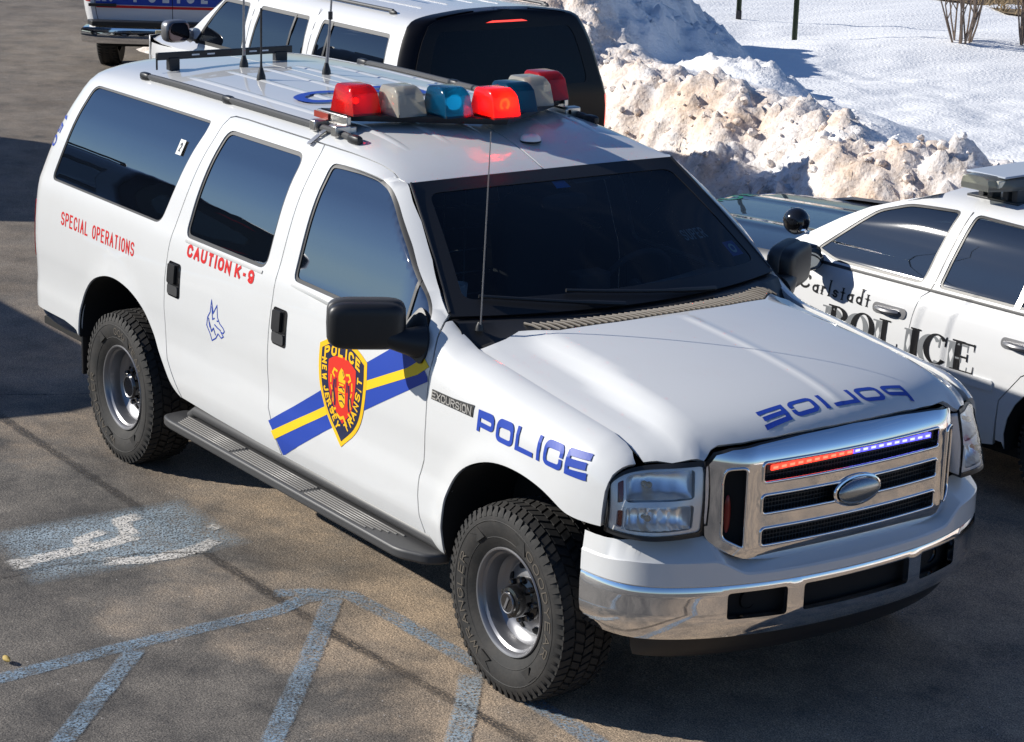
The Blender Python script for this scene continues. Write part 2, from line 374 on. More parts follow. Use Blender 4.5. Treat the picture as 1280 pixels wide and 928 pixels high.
def strokes(mb,pts,w,fn,lift):
    closed=math.dist(pts[0],pts[-1])<1e-6; q=[Vector(p) for p in (pts[:-1] if closed else pts)]
    z=[q[0]]
    for p in q[1:]:
        if (p-z[-1]).length>1e-6: z.append(p)
    q=z
    if closed: q=[Vector(x) for x in dense([tuple(x) for x in z],.022)]
    else: q=[Vector(x) for x in dense([tuple(x) for x in z],.022,False)]
    n=len(q); Lr=[]
    for i in range(n):
        a=q[i-1] if (i>0 or closed) else None; c=q[(i+1)%n] if (i<n-1 or closed) else None
        if a is None: d=(c-q[i]).normalized(); m=Vector((-d.y,d.x)); k=1
        elif c is None: d=(q[i]-a).normalized(); m=Vector((-d.y,d.x)); k=1
        else:
            d1=(q[i]-a).normalized(); d2=(c-q[i]).normalized(); n1=Vector((-d1.y,d1.x)); m=n1+Vector((-d2.y,d2.x))
            m=m.normalized() if m.length>1e-4 else n1; k=1/max(.45,m.dot(n1))
        Lr.append((q[i]+m*k*w/2,q[i]-m*k*w/2))
    if closed: Lr.append(Lr[0])
    mb.grid([[fn(a.x,a.y,lift),fn(b.x,b.y,lift)] for a,b in Lr])
def text(mb,s,L,H,w,fn,ext=False,gap=.22,serif=0,thin=None,slant=0):
    """write s in a box L x H with strokes w wide; fn(x,y,lift)->3d"""
    ks=[('e'+c if ext and 'e'+c in GL else c) for c in s]
    W=[GW.get(k,1.0) for k in ks]; tot=sum(W)+gap*(len(ks)-1); u=L/tot; x=0
    for i,(k,gw) in enumerate(zip(ks,W)):
        if k!=' ':
            bx=x*u; bw=gw*u
            for j,st in enumerate(GL[k]):
                P=[]
                for a,b in st:
                    yy=w/2+b*(H-w); P.append((bx+w/2+a*max(1e-4,bw-w)+slant*yy,yy))
                if k in('I','eI','l'): P=[(bx+bw/2+slant*p[1],p[1]-w/2 if p[1]<H/2 else p[1]+w/2) for p in P]
                elif math.dist(P[0],P[-1])>1e-6 and not ext:
                    P=[Vector(p) for p in P]; P[0]=P[0]+(P[0]-P[1]).normalized()*w*.5*(abs((P[0]-P[1]).normalized().y)); P[-1]=P[-1]+(P[-1]-P[-2]).normalized()*w*.5*abs((P[-1]-P[-2]).normalized().y); P=[tuple(p) for p in P]
                elif math.dist(P[0],P[-1])>1e-6:
                    P=[Vector(p) for p in P]; P[0]=P[0]+(P[0]-P[1]).normalized()*w*.5; P[-1]=P[-1]+(P[-1]-P[-2]).normalized()*w*.5; P=[tuple(p) for p in P]
                strokes(mb,P,w if thin is None or j==0 else thin,fn,.0002*j)
                if serif:
                    for e in (P[0],P[-1]):
                        if math.dist(P[0],P[-1])>1e-6: strokes(mb,[(e[0]-serif/2,e[1]),(e[0]+serif/2,e[1])],w*.4,fn,.0002*j+.0004)
        x+=gw+gap
def onsurf(f,quad,L,H,off,ref=axis_ref):
    """fn(x,y,lift) for a quad of (u,v) corners TL,TR,BR,BL on surface f"""
    TL,TR,BR,BL=quad; h=1e-3
    def fn(x,y,lift):
        a=x/L; b=y/H
        u,v=[(BL[i]*(1-a)+BR[i]*a)*(1-b)+(TL[i]*(1-a)+TR[i]*a)*b for i in (0,1)]
        p=Vector(f(u,v)); n=(Vector(f(u+h,v))-Vector(f(u-h,v))).cross(Vector(f(u,v+h))-Vector(f(u,v-h))).normalized()
        if n.dot(p-(ref(p) if callable(ref) else Vector(ref)))<0: n=-n
        return p+n*(off+lift)
    return fn

def serif(mb,ch,W,H,fn):
    """one Roman capital in a box W x H with thick and thin strokes"""
    T=.27*W if ch!='I' else .62*W; t=.075*H; s=.10*W; k=[0]
    def q(*p):
        k[0]+=1; l=.00012*k[0]; P=dense(list(p),.03); mb.add([fn(a,b,l) for a,b in P],[tuple(range(len(P)))])
    def stem(x,top=True,bot=True,w=None):
        w=w or T; q((x,0),(x+w,0),(x+w,H),(x,H))
        for y,d in ((0,bot),(H-t*.7,top)):
            if d: q((x-s*1.6,y),(x+w+s*1.6,y),(x+w+s*1.6,y+t*.7),(x-s*1.6,y+t*.7))
    def ring(cx,cy,ax,ay,bx,by,a0,a1,n=28):
        k[0]+=1; l=.00012*k[0]
        mb.grid([[fn(cx+ax*math.cos(R(a0+(a1-a0)*i/n)),cy+ay*math.sin(R(a0+(a1-a0)*i/n)),l),fn(cx+bx*math.cos(R(a0+(a1-a0)*i/n)),cy+by*math.sin(R(a0+(a1-a0)*i/n)),l)] for i in range(n+1)])
    if ch=='I': stem(.19*W)
    elif ch=='L': stem(.12*W); q((.12*W+T,0),(W,0),(W,t),(.12*W+T,t)); q((W-t*.6,0),(W,0),(W,.30*H),(W-t*.5,.30*H))
    elif ch=='P': stem(.12*W); ring(.12*W+T,.735*H,.62*W,.265*H,.36*W,.265*H-t*.8,90,-90)
    elif ch=='E':
        stem(.12*W)
        for y in (0,H*.5-t*.4,H-t): q((.12*W+T,y),(W if y!=H*.5-t*.4 else .72*W,y),(W if y!=H*.5-t*.4 else .72*W,y+t*.8),(.12*W+T,y+t*.8))
        q((W-t*.6,0),(W,0),(W+t*.2,.27*H),(W-t*.2,.27*H)); q((W-t*.6,.75*H),(W-t*.2,.75*H),(W-t*.2,H),(W-t*.9,H)); q((.70*W-t*.4,.37*H),(.70*W+t*.3,.37*H),(.70*W+t*.3,.63*H),(.70*W-t*.4,.63*H))
    elif ch=='O': ring(.5*W,.5*H,.5*W,.52*H,.27*W,.52*H-t*.7,0,360,40)
    elif ch=='C': ring(.53*W,.5*H,.53*W,.52*H,.29*W,.52*H-t*.7,42,322,34); q((.86*W,.66*H),(.93*W,.66*H),(.95*W,H),(.88*W,.97*H))
# ---- truck skin
def pchip(xs, ys):
    n=len(xs); h=[xs[i+1]-xs[i] for i in range(n-1)]; d=[(ys[i+1]-ys[i])/h[i] for i in range(n-1)]
    m=[d[0]]+[0 if d[i-1]*d[i]<=0 else (h[i-1]+h[i])*3/((2*h[i]+h[i-1])/d[i-1]+(h[i]+2*h[i-1])/d[i]) for i in range(1,n-1)]+[d[-1]]
    def f(x):
        if x<=xs[0]: return ys[0]+m[0]*(x-xs[0])
        if x>=xs[-1]: return ys[-1]+m[-1]*(x-xs[-1])
        lo=0; hi=n-1
        while hi-lo>1:
            k=(lo+hi)//2
            if xs[k]<=x: lo=k
            else: hi=k
        u=(x-xs[lo])/h[lo]
        return ((1+2*u)*ys[lo]+u*h[lo]*m[lo])*(1-u)**2+((3-2*u)*ys[lo+1]-(1-u)*h[lo]*m[lo+1])*u*u
    return f
def sstep(a,b,x):
    u=min(1,max(0,(x-a)/(b-a))); return u*u*(3-2*u)
# --- truck body section: (half width, height)
SEC=[(.965,.44),(.985,.47),(1.002,.53),(1.013,.60),(1.012,.70),(1.005,.78),(1.006,.86),(1.010,.95),(1.006,1.08),(.994,1.21),(.981,1.29),(.957,1.36),(.915,1.50),(.882,1.60),(.840,1.70),(.795,1.78),(.752,1.85),(.718,1.89),(.672,1.922),(.60,1.945),(.45,1.964),(.2,1.978),(0,1.982)]
TT=[]
for i,(y,z) in enumerate(SEC):
    TT.append(z if z<=1.89 else TT[-1]+math.hypot(y-SEC[i-1][0],z-SEC[i-1][1]))
secy=pchip(TT,[p[0] for p in SEC]); secz=pchip(TT,[p[1] for p in SEC])
TC=TT[-1]
zgap=pchip([-1.0,-.72,-.605,-.545,-.427,-.202,.004,.295,.469,.528,.60,.645,.70],[1.60,1.462,1.385,1.347,1.304,1.278,1.252,1.219,1.197,1.180,1.145,1.095,1.00])
xrear=pchip([.44,.8,1.1,1.3,1.5,1.7,1.87,1.95,2.2],[-4.62,-4.64,-4.645,-4.645,-4.60,-4.52,-4.46,-4.42,-4.36])
RC=.24
def xpil(z): return -.44-1.39*(z-1.316)
def flare(x,z,cx):
    f=math.sqrt(((x-cx)/.43)**2+((z-.385)/.575)**2)
    return .016*math.exp(-((f-1)/.13)**2) if z<1.25 else 0
def side_yz(x,t):
    """half width and height of the truck's skin at length x, section parameter t"""
    y=secy(t); z=secz(t)
    if t<1.25: y+=flare(x,z,-.02)+flare(x,z,-3.47)
    if x>.3 and t<1.5: y-=.55*(x-.3)**2
    if x>-.9 and t<1.7:
        zg=zgap(x); zs=min(zg-.16,1.144+.10*max(0,-.43-x)) if x<-.40 else zg-.16; hh=zg-zs
        if t>zs:
            q=min(1,(t-zs)/hh); w=sstep(-.92,-.5,x)
            yf=.845+(y-.845)*math.cos(q*math.pi/2); zf=zs+hh*math.sin(q*math.pi/2)
            if x>.5: yf-=.07*(x-.5)*q
            y+=(yf-y)*w
            if t<=zg: z+=(zf-z)*w
    if 1.2<t<1.89 and x<-.3:
        u=xpil(z)-x
        if u<.13:
            e=.862-.362*(z-1.405) if z>1.405 else .845+.17*(z-1.304)
            uu=max(0,1-u/.13); y-=max(0,y-e)*uu*uu*sstep(1.30,1.40,z)
    return y,z
def roofdrop(x,t):
    u=max(0,x+1.95); w=max(0,secz(t)-1.834)/.1505
    return -.26*u*u*w-.02*max(0,-3.2-x)**2*sstep(1.8,2,t)
def S(s,t,off=0.0):
    xr=xrear(secz(t))
    Y,z=side_yz(max(s,xr+RC),t); r=min(RC,max(.02,Y))
    x=s; y=-Y
    if s<xr+r:
        a=(xr+r-s)/r
        if a<math.pi/2: x=xr+r-r*math.sin(a); y=-(Y-r+r*math.cos(a))
        else: x=xr; y=-(Y-r-(a-math.pi/2)*r)
    if t>1.75: z+=roofdrop(x,t)
    return (x,y,z)
pchipc=pchip([-.6,-.35,-.15,.1,.35,.61,.75,.82,.87,.95],[1.415,1.403,1.395,1.376,1.351,1.312,1.275,1.237,1.185,1.09])
def hood_z(x,y):
    y=abs(y); yb=.585+.075*sstep(-.5,.8,x)-.03*sstep(.55,.8,x); yo=yb+.10
    inner=pchipc(x+.115*(min(y,.65)/.6)**2)-.026*(min(y,yb)/yb)**2
    k=max(0,.842-y)
    outer=zgap(x-.82*k)+.10*k-.012*sstep(.79,.845,y)
    w=sstep(yb-.02,yo,y)
    z=inner*(1-w)+outer*w
    return z+.006*math.exp(-(y/.012)**2)*sstep(-.2,-.1,x)*(1-sstep(.72,.80,x))
# --- sedan skin (local: rear bumper at x=0, nose at x=5.36)
CSEC=[(.88,.20),(.93,.27),(.962,.42),(.972,.56),(.968,.70),(.955,.82),(.938,.91),(.915,.955),(.885,.985),(.80,1.17),(.715,1.335),(.665,1.395),(.58,1.432),(.40,1.458),(.2,1.468),(0,1.47)]
CT=[]
for i,(y,z) in enumerate(CSEC):
    CT.append(z if z<=1.335 else CT[-1]+math.hypot(y-CSEC[i-1][0],z-CSEC[i-1][1]))
csy=pchip(CT,[p[0] for p in CSEC]); csz=pchip(CT,[p[1] for p in CSEC]); CTC=CT[-1]
def sedan_belt(x): # height of the body shoulder line
    return .955-.030*max(0,(x-3.4)/1.9)**1.3*3.2-.02*max(0,(1.0-x))**2
def CS(x,t):
    y=csy(t); z=csz(t)
    k=1.0
    if x>4.3: k-=.32*((x-4.3)/1.06)**2.4
    if x<.7: k-=.20*((.7-x)/.7)**2.4
    if t<=.985: z=.20+(z-.20)*(sedan_belt(x)-.20+.03)/(.985-.20)
    if t>1.2:
        z-=.13*max(0,(x-2.55))**2*sstep(1.2,1.42,t)+.16*max(0,1.95-x)**2*sstep(1.2,1.42,t)
    return (x,y*k,z)
SED_POS=(1.127,3.55); SED_ROT=math.radians(183.5)
def sed_world(p):
    c,s=math.cos(SED_ROT),math.sin(SED_ROT); return (SED_POS[0]+p[0]*c-p[1]*s,SED_POS[1]+p[0]*s+p[1]*c,p[2])
# ------------------------------------------------------------------ ground
def asphalt():
    m=bpy.data.materials.new('asphalt'); n,l=nodes(m); b=n['Principled BSDF']; b.inputs['Roughness'].default_value=.85; b.inputs['Specular IOR Level'].default_value=.3
    big=noisefac(n,l,.42,.44,.66,6,.65); med=noisefac(n,l,1.7,.38,.66,9,.74); fine=noisefac(n,l,150,.36,.66,3,.6); fine2=noisefac(n,l,52,.35,.7,3,.6)
    c=mixc(n,l,med,(.085,.082,.079),(.245,.225,.20))
    sx=n.new('ShaderNodeSeparateXYZ'); co0=n.new('ShaderNodeTexCoord'); l.new(co0.outputs['Object'],sx.inputs[0])
    wob=n.new('ShaderNodeMath'); wob.operation='MULTIPLY_ADD'; wob.inputs[1].default_value=1.6; l.new(big,wob.inputs[0]); l.new(sx.outputs[1],wob.inputs[2])
    band=n.new('ShaderNodeMapRange'); band.inputs[1].default_value=-1.25; band.inputs[2].default_value=-.25; l.new(wob.outputs[0],band.inputs[0])
    far=n.new('ShaderNodeMapRange'); far.inputs[1].default_value=-7.0; far.inputs[2].default_value=-3.6; far.inputs[3].default_value=.25; l.new(sx.outputs[0],far.inputs[0])
    ml=n.new('ShaderNodeMath'); ml.operation='MULTIPLY'; l.new(band.outputs[0],ml.inputs[0]); l.new(far.outputs[0],ml.inputs[1])
    ml2=n.new('ShaderNodeMath'); ml2.operation='MULTIPLY'; l.new(ml.outputs[0],ml2.inputs[0]); l.new(noisefac(n,l,3.1,.25,.62,8,.7),ml2.inputs[1])
    c=mixc(n,l,ml2.outputs[0],c,(.50,.39,.28))
    mm=n.new('ShaderNodeMix'); mm.data_type='RGBA'; mm.blend_type='MULTIPLY'; mm.inputs[0].default_value=1.0
    g=mixc(n,l,fine,(.30,.30,.31),(1.5,1.47,1.42)); l.new(c,mm.inputs[6]); l.new(g,mm.inputs[7])
    m2=n.new('ShaderNodeMix'); m2.data_type='RGBA'; m2.blend_type='MULTIPLY'; m2.inputs[0].default_value=.6
    g2=mixc(n,l,fine2,(.55,.55,.56),(1.25,1.22,1.18)); l.new(mm.outputs[2],m2.inputs[6]); l.new(g2,m2.inputs[7])
    # pale grains of rock salt, dark tar spots
    co=n.new('ShaderNodeTexCoord'); v=n.new('ShaderNodeTexVoronoi'); v.inputs['Scale'].default_value=26; l.new(co.outputs['Object'],v.inputs[0])
    r=n.new('ShaderNodeMapRange'); r.inputs[1].default_value=.10; r.inputs[2].default_value=.06; l.new(v.outputs['Distance'],r.inputs[0])
    rare=n.new('ShaderNodeMath'); rare.operation='GREATER_THAN'; rare.inputs[1].default_value=.90; sc=n.new('ShaderNodeSeparateColor'); l.new(v.outputs['Color'],sc.inputs[0]); l.new(sc.outputs[0],rare.inputs[0])
    k=n.new('ShaderNodeMath'); k.operation='MULTIPLY'; l.new(r.outputs[0],k.inputs[0]); l.new(rare.outputs[0],k.inputs[1])
    c3=mixc(n,l,k.outputs[0],m2.outputs[2],(.55,.53,.50))
    w=noisefac(n,l,1.3,.60,.74,7,.75); c3=mixc(n,l,w,c3,(.055,.053,.052))
    l.new(c3,b.inputs['Base Color'])
    bp=n.new('ShaderNodeBump'); bp.inputs['Strength'].default_value=.55; bp.inputs['Distance'].default_value=.006
    t=n.new('ShaderNodeTexNoise'); t.inputs['Scale'].default_value=90; t.inputs['Detail'].default_value=3; l.new(co.outputs['Object'],t.inputs['Vector']); l.new(t.outputs['Fac'],bp.inputs['Height']); l.new(bp.outputs[0],b.inputs['Normal'])
    return m
asph=asphalt()
gm=MB(); gm.add([(-250,-250,0),(250,-250,0),(250,250,0),(-250,250,0)],[(0,1,2,3)]); tag(gm.build('car_park',asph,smooth=False),kind='structure')
def worn(name,col,lo,hi,base=1.0,scale=9):
    m=bpy.data.materials.new(name); n,l=nodes(m); b=n['Principled BSDF']; b.inputs['Roughness'].default_value=.75
    f=noisefac(n,l,scale,lo,hi,9,.78); g=noisefac(n,l,110,.38,.60,2); h=noisefac(n,l,1.6,.35,.6,3)
    a=n.new('ShaderNodeMath'); a.operation='MULTIPLY'; l.new(f,a.inputs[0]); l.new(g,a.inputs[1])
    a2=n.new('ShaderNodeMath'); a2.operation='MULTIPLY'; l.new(a.outputs[0],a2.inputs[0]); a2.inputs[1].default_value=base
    a3=n.new('ShaderNodeMath'); a3.operation='MULTIPLY'; l.new(a2.outputs[0],a3.inputs[0]); r=n.new('ShaderNodeMapRange'); r.inputs[3].default_value=.55; l.new(h,r.inputs[0]); l.new(r.outputs[0],a3.inputs[1])
    # soft edges: fade by a per-vertex weight
    at=n.new('ShaderNodeAttribute'); at.attribute_name='edge'; a4=n.new('ShaderNodeMath'); a4.operation='MULTIPLY'; l.new(a3.outputs[0],a4.inputs[0]); l.new(at.outputs['Fac'],a4.inputs[1])
    tr=n.new('ShaderNodeBsdfTransparent'); mx=n.new('ShaderNodeMixShader'); l.new(a4.outputs[0],mx.inputs[0]); l.new(tr.outputs[0],mx.inputs[1]); l.new(b.outputs[0],mx.inputs[2])
    c=mixc(n,l,f,tuple(x*.7 for x in col),col); l.new(c,b.inputs['Base Color']); l.new(mx.outputs[0],n['Material Output'].inputs[0]); return m
bluepaint=worn('worn_blue_paint',(.23,.33,.43),.24,.54,1.05); bluefaint=worn('faded_blue_paint',(.30,.37,.42),.18,.50,1.2,5); whitepaint=worn('worn_white_paint',(.68,.65,.60),.20,.46,1.35); tar=worn('tar_seam',(.052,.046,.042),.20,.42,1.0)
def ribbon(name,path,w,z,m,soft=.25,jit=.0):
    rnd=random.Random(len(path)*7+int(abs(path[0][0])*100)); P=dense(path,.05,False); rows=[];att=[]
    for i,p in enumerate(P):
        a=Vector(P[max(0,i-1)]); b=Vector(P[min(len(P)-1,i+1)]); t=(b-a).normalized(); n=Vector((-t.y,t.x)); q=Vector(p)
        ww=w*(1+jit*(rnd.random()-.5)); rows.append([(q.x+n.x*ww*k,q.y+n.y*ww*k,z) for k in (-.5,-.5+soft,.5-soft,.5)]); e=0 if i in(0,len(P)-1) else 1; att+= [0,e,e,0]
    mb=MB().grid(rows); o=mb.build(name,m,smooth=False,merge=False)
    at=o.data.attributes.new('edge','FLOAT','POINT'); at.data.foreach_set('value',att); return tag(o,kind='structure')
def patch(name,poly,z,m,res=.05,soft=.08):
    poly=ccw(dense(poly,res)); n=len(poly); inn=inset(poly,soft); P=[Vector(p) for p in poly]
    us=[p[0] for p in poly]; vs=[p[1] for p in poly]; G=np.array([(u,v) for u in np.arange(min(us),max(us),res) for v in np.arange(min(vs),max(vs),res)]); k=inside(G,poly)&(edgedist(G,poly)>.4*res); G=G[k]
    d=edgedist(G,poly); V,_,F,_,_,_=delaunay_2d_cdt(P+[Vector(g) for g in G],[(i,(i+1)%n) for i in range(n)],[],1,1e-6)
    mb=MB(); mb.add([(v.x,v.y,z) for v in V],[tuple(t) for t in F]); o=mb.build(name,m,smooth=False,merge=False)
    A=np.array([(v.co.x,v.co.y) for v in o.data.vertices]); w=np.clip(edgedist(A,poly)/soft,0,1); at=o.data.attributes.new('edge','FLOAT','POINT'); at.data.foreach_set('value',w.tolist()); return tag(o,kind='structure')
ribbon('tar_seam',[(-9,-1.27),(-5,-1.22),(-2.96,-1.24),(-1.92,-1.253),(-.86,-1.244),(.12,-1.177),(1.2,-1.12),(4,-1.1)],.075,.002,tar,.3,.4)
ribbon('bay_line',[(-1.10,-5.0),(-1.135,-3.2),(-1.165,-2.612),(-1.20,-2.2),(-1.222,-1.7),(-1.227,-1.328),(-1.29,-1.16),(-1.275,-1.02)],.105,.003,bluepaint,.12,.1)
ribbon('bay_line',[(-1.42,-1.24),(-1.33,-1.06),(-1.22,-.955),(-.9,-.93),(-.267,-.914),(.2,-.93),(1.4,-.95),(3,-.97)],.105,.004,bluepaint,.15,.1)
ribbon('hatch_line',[(-1.16,-2.02),(-.515,-2.63),(.15,-3.25)],.10,.005,bluepaint,.12,.1)
ribbon('hatch_line',[(-1.24,-1.03),(-.67,-1.49),(-.092,-1.98),(.6,-2.57)],.10,.006,bluepaint,.12,.1)
ribbon('hatch_line',[(-.23,-.98),(.10,-1.24),(.6,-1.66)],.11,.006,bluefaint,.12,.1)
patch('symbol_field',[(-2.80,-2.05),(-2.03,-2.12),(-1.99,-1.35),(-2.02,-.99),(-2.78,-.98)],.003,bluefaint,soft=.12)
# worn wheelchair figure: head, back, arm, seat, leg, wheel
ribbon('symbol_mark',[(-2.32,-2.10),(-2.325,-1.98)],.15,.004,whitepaint,.15); ribbon('symbol_mark',[(-2.33,-2.02),(-2.36,-1.55),(-2.40,-1.42)],.12,.0045,whitepaint,.15,.3)
ribbon('symbol_mark',[(-2.37,-1.72),(-2.48,-1.66),(-2.52,-1.52)],.09,.005,whitepaint,.15,.3); ribbon('symbol_mark',[(-2.40,-1.45),(-2.62,-1.40),(-2.63,-1.28)],.10,.005,whitepaint,.15,.3)
ribbon('symbol_mark',[(-2.16,-1.72),(-2.07,-1.52),(-2.08,-1.28),(-2.15,-1.12)],.11,.0045,whitepaint,.15,.4); ribbon('symbol_mark',[(-2.30,-1.10),(-2.32,-1.02)],.08,.0055,whitepaint,.15,.4)
ribbon('surface_crack',[(-2.30,-2.9),(-2.26,-2.4),(-2.20,-2.15),(-2.22,-1.9),(-2.15,-1.7),(-2.17,-1.52),(-2.06,-1.32),(-2.02,-1.25)],.022,.0075,tar,.2,.9)
ribbon('surface_crack',[(-6.5,-2.6),(-5.2,-1.6),(-4.72,-.75),(-4.5,-.2)],.02,.003,tar,.2,.9)
lf=MB(); lf.ell((0,0,.016),.034,.016,.013,9,5,e=1.4); tag(lf.build('fallen_leaf',mat('dry_leaf',(.42,.30,.08),.7)),'small yellow dry leaf lying on the tarmac beside the blue line','leaf').location=(-1.30,-2.53,.004)
# ------------------------------------------------------------------ snow
def hf(x,y):
    """height of the snow above the car park"""
    y0=6.02-.45*sstep(-7.2,-5.6,x)+.25*math.sin(x*.55+1)+.35*noise.noise(Vector((x*.8,3.1,0))); d=y-y0
    r=math.hypot((x+12.75)/2.6,(y-8.15)/2.25)+.10*noise.noise(Vector((x*.7,y*.7,2))); hp=1.2*max(0,1-r*r)**1.0
    if d<0 and hp<=0: return -.05,0
    H=.82+.16*noise.noise(Vector((x*.6,7.7,0)))+.10*sstep(-7,-10,x)
    up=sstep(0,.95,d)**.8; down=1-.42*sstep(1.0,2.6,d)
    h=H*up*down; dirt=(1-sstep(.9,1.7,d))*sstep(-.1,.1,d)
    a=math.hypot((x+9.4)/.9,(y-8.3)/.5); hp+=.28*max(0,1-a*a)
    rough=.05+.95*max(dirt*1.0,sstep(0,.4,hp)*1.0)
    h=max(h,.0)+hp
    p=Vector((x,y,0))
    nz=.22*noise.noise(p*1.1)+.15*noise.noise(p*2.3+Vector((5,0,0)))+.20*abs(noise.noise(p*3.9))+.13*abs(noise.noise(p*8.1))+.085*abs(noise.noise(p*16))+.05*abs(noise.noise(p*29))
    flat=.05*noise.noise(p*.5)+.025*noise.noise(p*1.6)+.02*noise.noise(p*3.5)
    h+= (nz-.15)*rough*max(sstep(0,.25,d),sstep(0,.3,hp))+flat*(1-rough)*1.2
    far=max(0,math.hypot(x+12,y-12)-4); 
    return h,max(dirt,min(.40,hp*.35))*max(sstep(0,.1,d),sstep(0,.2,hp))
def snowmat():
    m=bpy.data.materials.new('snow'); n,l=nodes(m); b=n['Principled BSDF']; b.inputs['Roughness'].default_value=.6; b.inputs['Specular IOR Level'].default_value=.35
    at=n.new('ShaderNodeAttribute'); at.attribute_name='dirt'
    a=noisefac(n,l,1.1,.36,.64,7,.72); c=noisefac(n,l,5,.48,.72,7,.75); d=noisefac(n,l,17,.60,.74,4,.7)
    def mul(x,y,op='MULTIPLY'):
        k=n.new('ShaderNodeMath'); k.operation=op; 
        for i,v in enumerate((x,y)):
            if isinstance(v,(int,float)): k.inputs[i].default_value=v
            else: l.new(v,k.inputs[i])
        return k.outputs[0]
    col=mixc(n,l,mul(mul(a,at.outputs['Fac']),.95),(.88,.885,.89),(.70,.52,.38)); col=mixc(n,l,mul(mul(c,at.outputs['Fac']),.80),col,(.36,.27,.20)); col=mixc(n,l,mul(mul(d,at.outputs['Fac']),.65),col,(.09,.075,.06))
    sp=noisefac(n,l,44,.60,.70,3,.6); col=mixc(n,l,mul(mul(sp,at.outputs['Fac']),.6),col,(.16,.12,.09)); l.new(col,b.inputs['Base Color'])
    t=n.new('ShaderNodeTexNoise'); t.inputs['Scale'].default_value=28; t.inputs['Detail'].default_value=5; co=n.new('ShaderNodeTexCoord'); l.new(co.outputs['Object'],t.inputs['Vector'])
    bp=n.new('ShaderNodeBump'); bp.inputs['Strength'].default_value=.5; bp.inputs['Distance'].default_value=.03; l.new(t.outputs['Fac'],bp.inputs['Height']); l.new(bp.outputs[0],b.inputs['Normal'])
    return m
snow=snowmat()
def axis(a,b,fa,fb,fine,coarse):
    out=[];x=a
    while x<b:
        out.append(x); x+=fine if fa<=x<=fb else min(coarse,max(fine,.12*min(abs(x-fa),abs(x-fb))+fine))
    return out+[b]
xs=axis(-18.3,45,-15.2,-2.4,.046,1.5); ys=axis(5.3,80,5.3,10.2,.048,2.0)
mb=MB(); rows=[];att=[]
for x in xs:
    row=[]
    for y in ys:
        yy=y
        if x<-13.8: pass
        h,dd=hf(x,y)
        edge=sstep(-18.3,-16.6,x+.4*noise.noise(Vector((y*.5,0,0)))) if x<-15 else 1
        z=h*edge-(.05*(1-edge)); row.append((x,y,z)); att.append(dd)
    rows.append(row)
mb.grid(rows); so_=mb.build('snow_bank',snow,merge=False,ang=180); at=so_.data.attributes.new('dirt','FLOAT','POINT'); at.data.foreach_set('value',att); tag(so_,kind='structure')
# loose clods on the bank: too many to count
rnd=random.Random(11); mb=MB(); att=[]
for i in range(1400):
    x=rnd.uniform(-12.5,-2.5); y=5.7+abs(rnd.gauss(.6,.55)); 
    if rnd.random()<.22: x=rnd.gauss(-12.4,1.0); y=rnd.gauss(7.6,.9)
    h,dd=hf(x,y)
    if h<.02: continue
    r=rnd.choice((.010,.012,.015,.018,.022,.03,.045))*rnd.uniform(.7,1.2); rot=Matrix.Rotation(rnd.random()*6,3,'Z')@Matrix.Rotation(rnd.random()*3,3,'X')
    n0=len(mb.v); rr_=[]
    for a in range(5):
        v=-math.pi/2+math.pi*a/4
        rr_.append([Vector((x,y,h+r*.15))+rot@(Vector((math.cos(v)*math.cos(u),math.cos(v)*math.sin(u)*.8,math.sin(v)*.7))*r*(1+.35*noise.noise(Vector((i*3.1+u,v*2,0))))) for u in [2*math.pi*k/7 for k in range(7)]])
    mb.grid(rr_,closed=True); att+= [min(1,dd*rnd.uniform(.3,1.3))]*(len(mb.v)-n0)
o=mb.build('snow_clods',snow,merge=False,ang=50); at=o.data.attributes.new('dirt','FLOAT','POINT'); at.data.foreach_set('value',att); tag(o,kind='stuff')
# dirty ice blocks
def iceblock(x,y,z,rx,ry,rz,seed,label,dirt,rotz=0):
    mb=MB(); rows=[]
    for a in range(13):
        v=-math.pi/2+math.pi*a/12; rows.append([])
        for k in range(20):
            u=2*math.pi*k/20; d=Vector((math.cos(v)*math.cos(u),math.cos(v)*math.sin(u),math.sin(v))); q=1+.45*noise.noise(d*1.3+Vector((seed,0,0)))+.18*noise.noise(d*3.7+Vector((0,seed,0)))+.06*noise.noise(d*9)
            rows[-1].append((d.x*rx*q,d.y*ry*q,max(-rz*.4,d.z*rz*q)))
    mb.grid(rows,closed=True); o=mb.build('ice_block',dirt,ang=38); o.location=(x,y,z); o.rotation_euler=(0,0,rotz); return tag(o,label,'ice block')
def icem(name,a,b,k0,k1):
    m=mat(name,a,.45); n,l=nodes(m); l.new(mixc(n,l,noisefac(n,l,6,k0,k1,8,.7),a,b),n['Principled BSDF'].inputs['Base Color']); return m
iceblock(-5.95,5.72,.16,.27,.25,.33,2.3,'grey boulder of dirty ice at the foot of the snow bank',icem('grey_ice',(.62,.63,.65),(.05,.045,.04),.42,.62),.4)
iceblock(-6.25,5.50,.08,.33,.22,.17,5.1,'low black slab of dirty ice left of the grey ice boulder',icem('black_ice',(.05,.046,.042),(.35,.34,.33),.5,.7),.9)
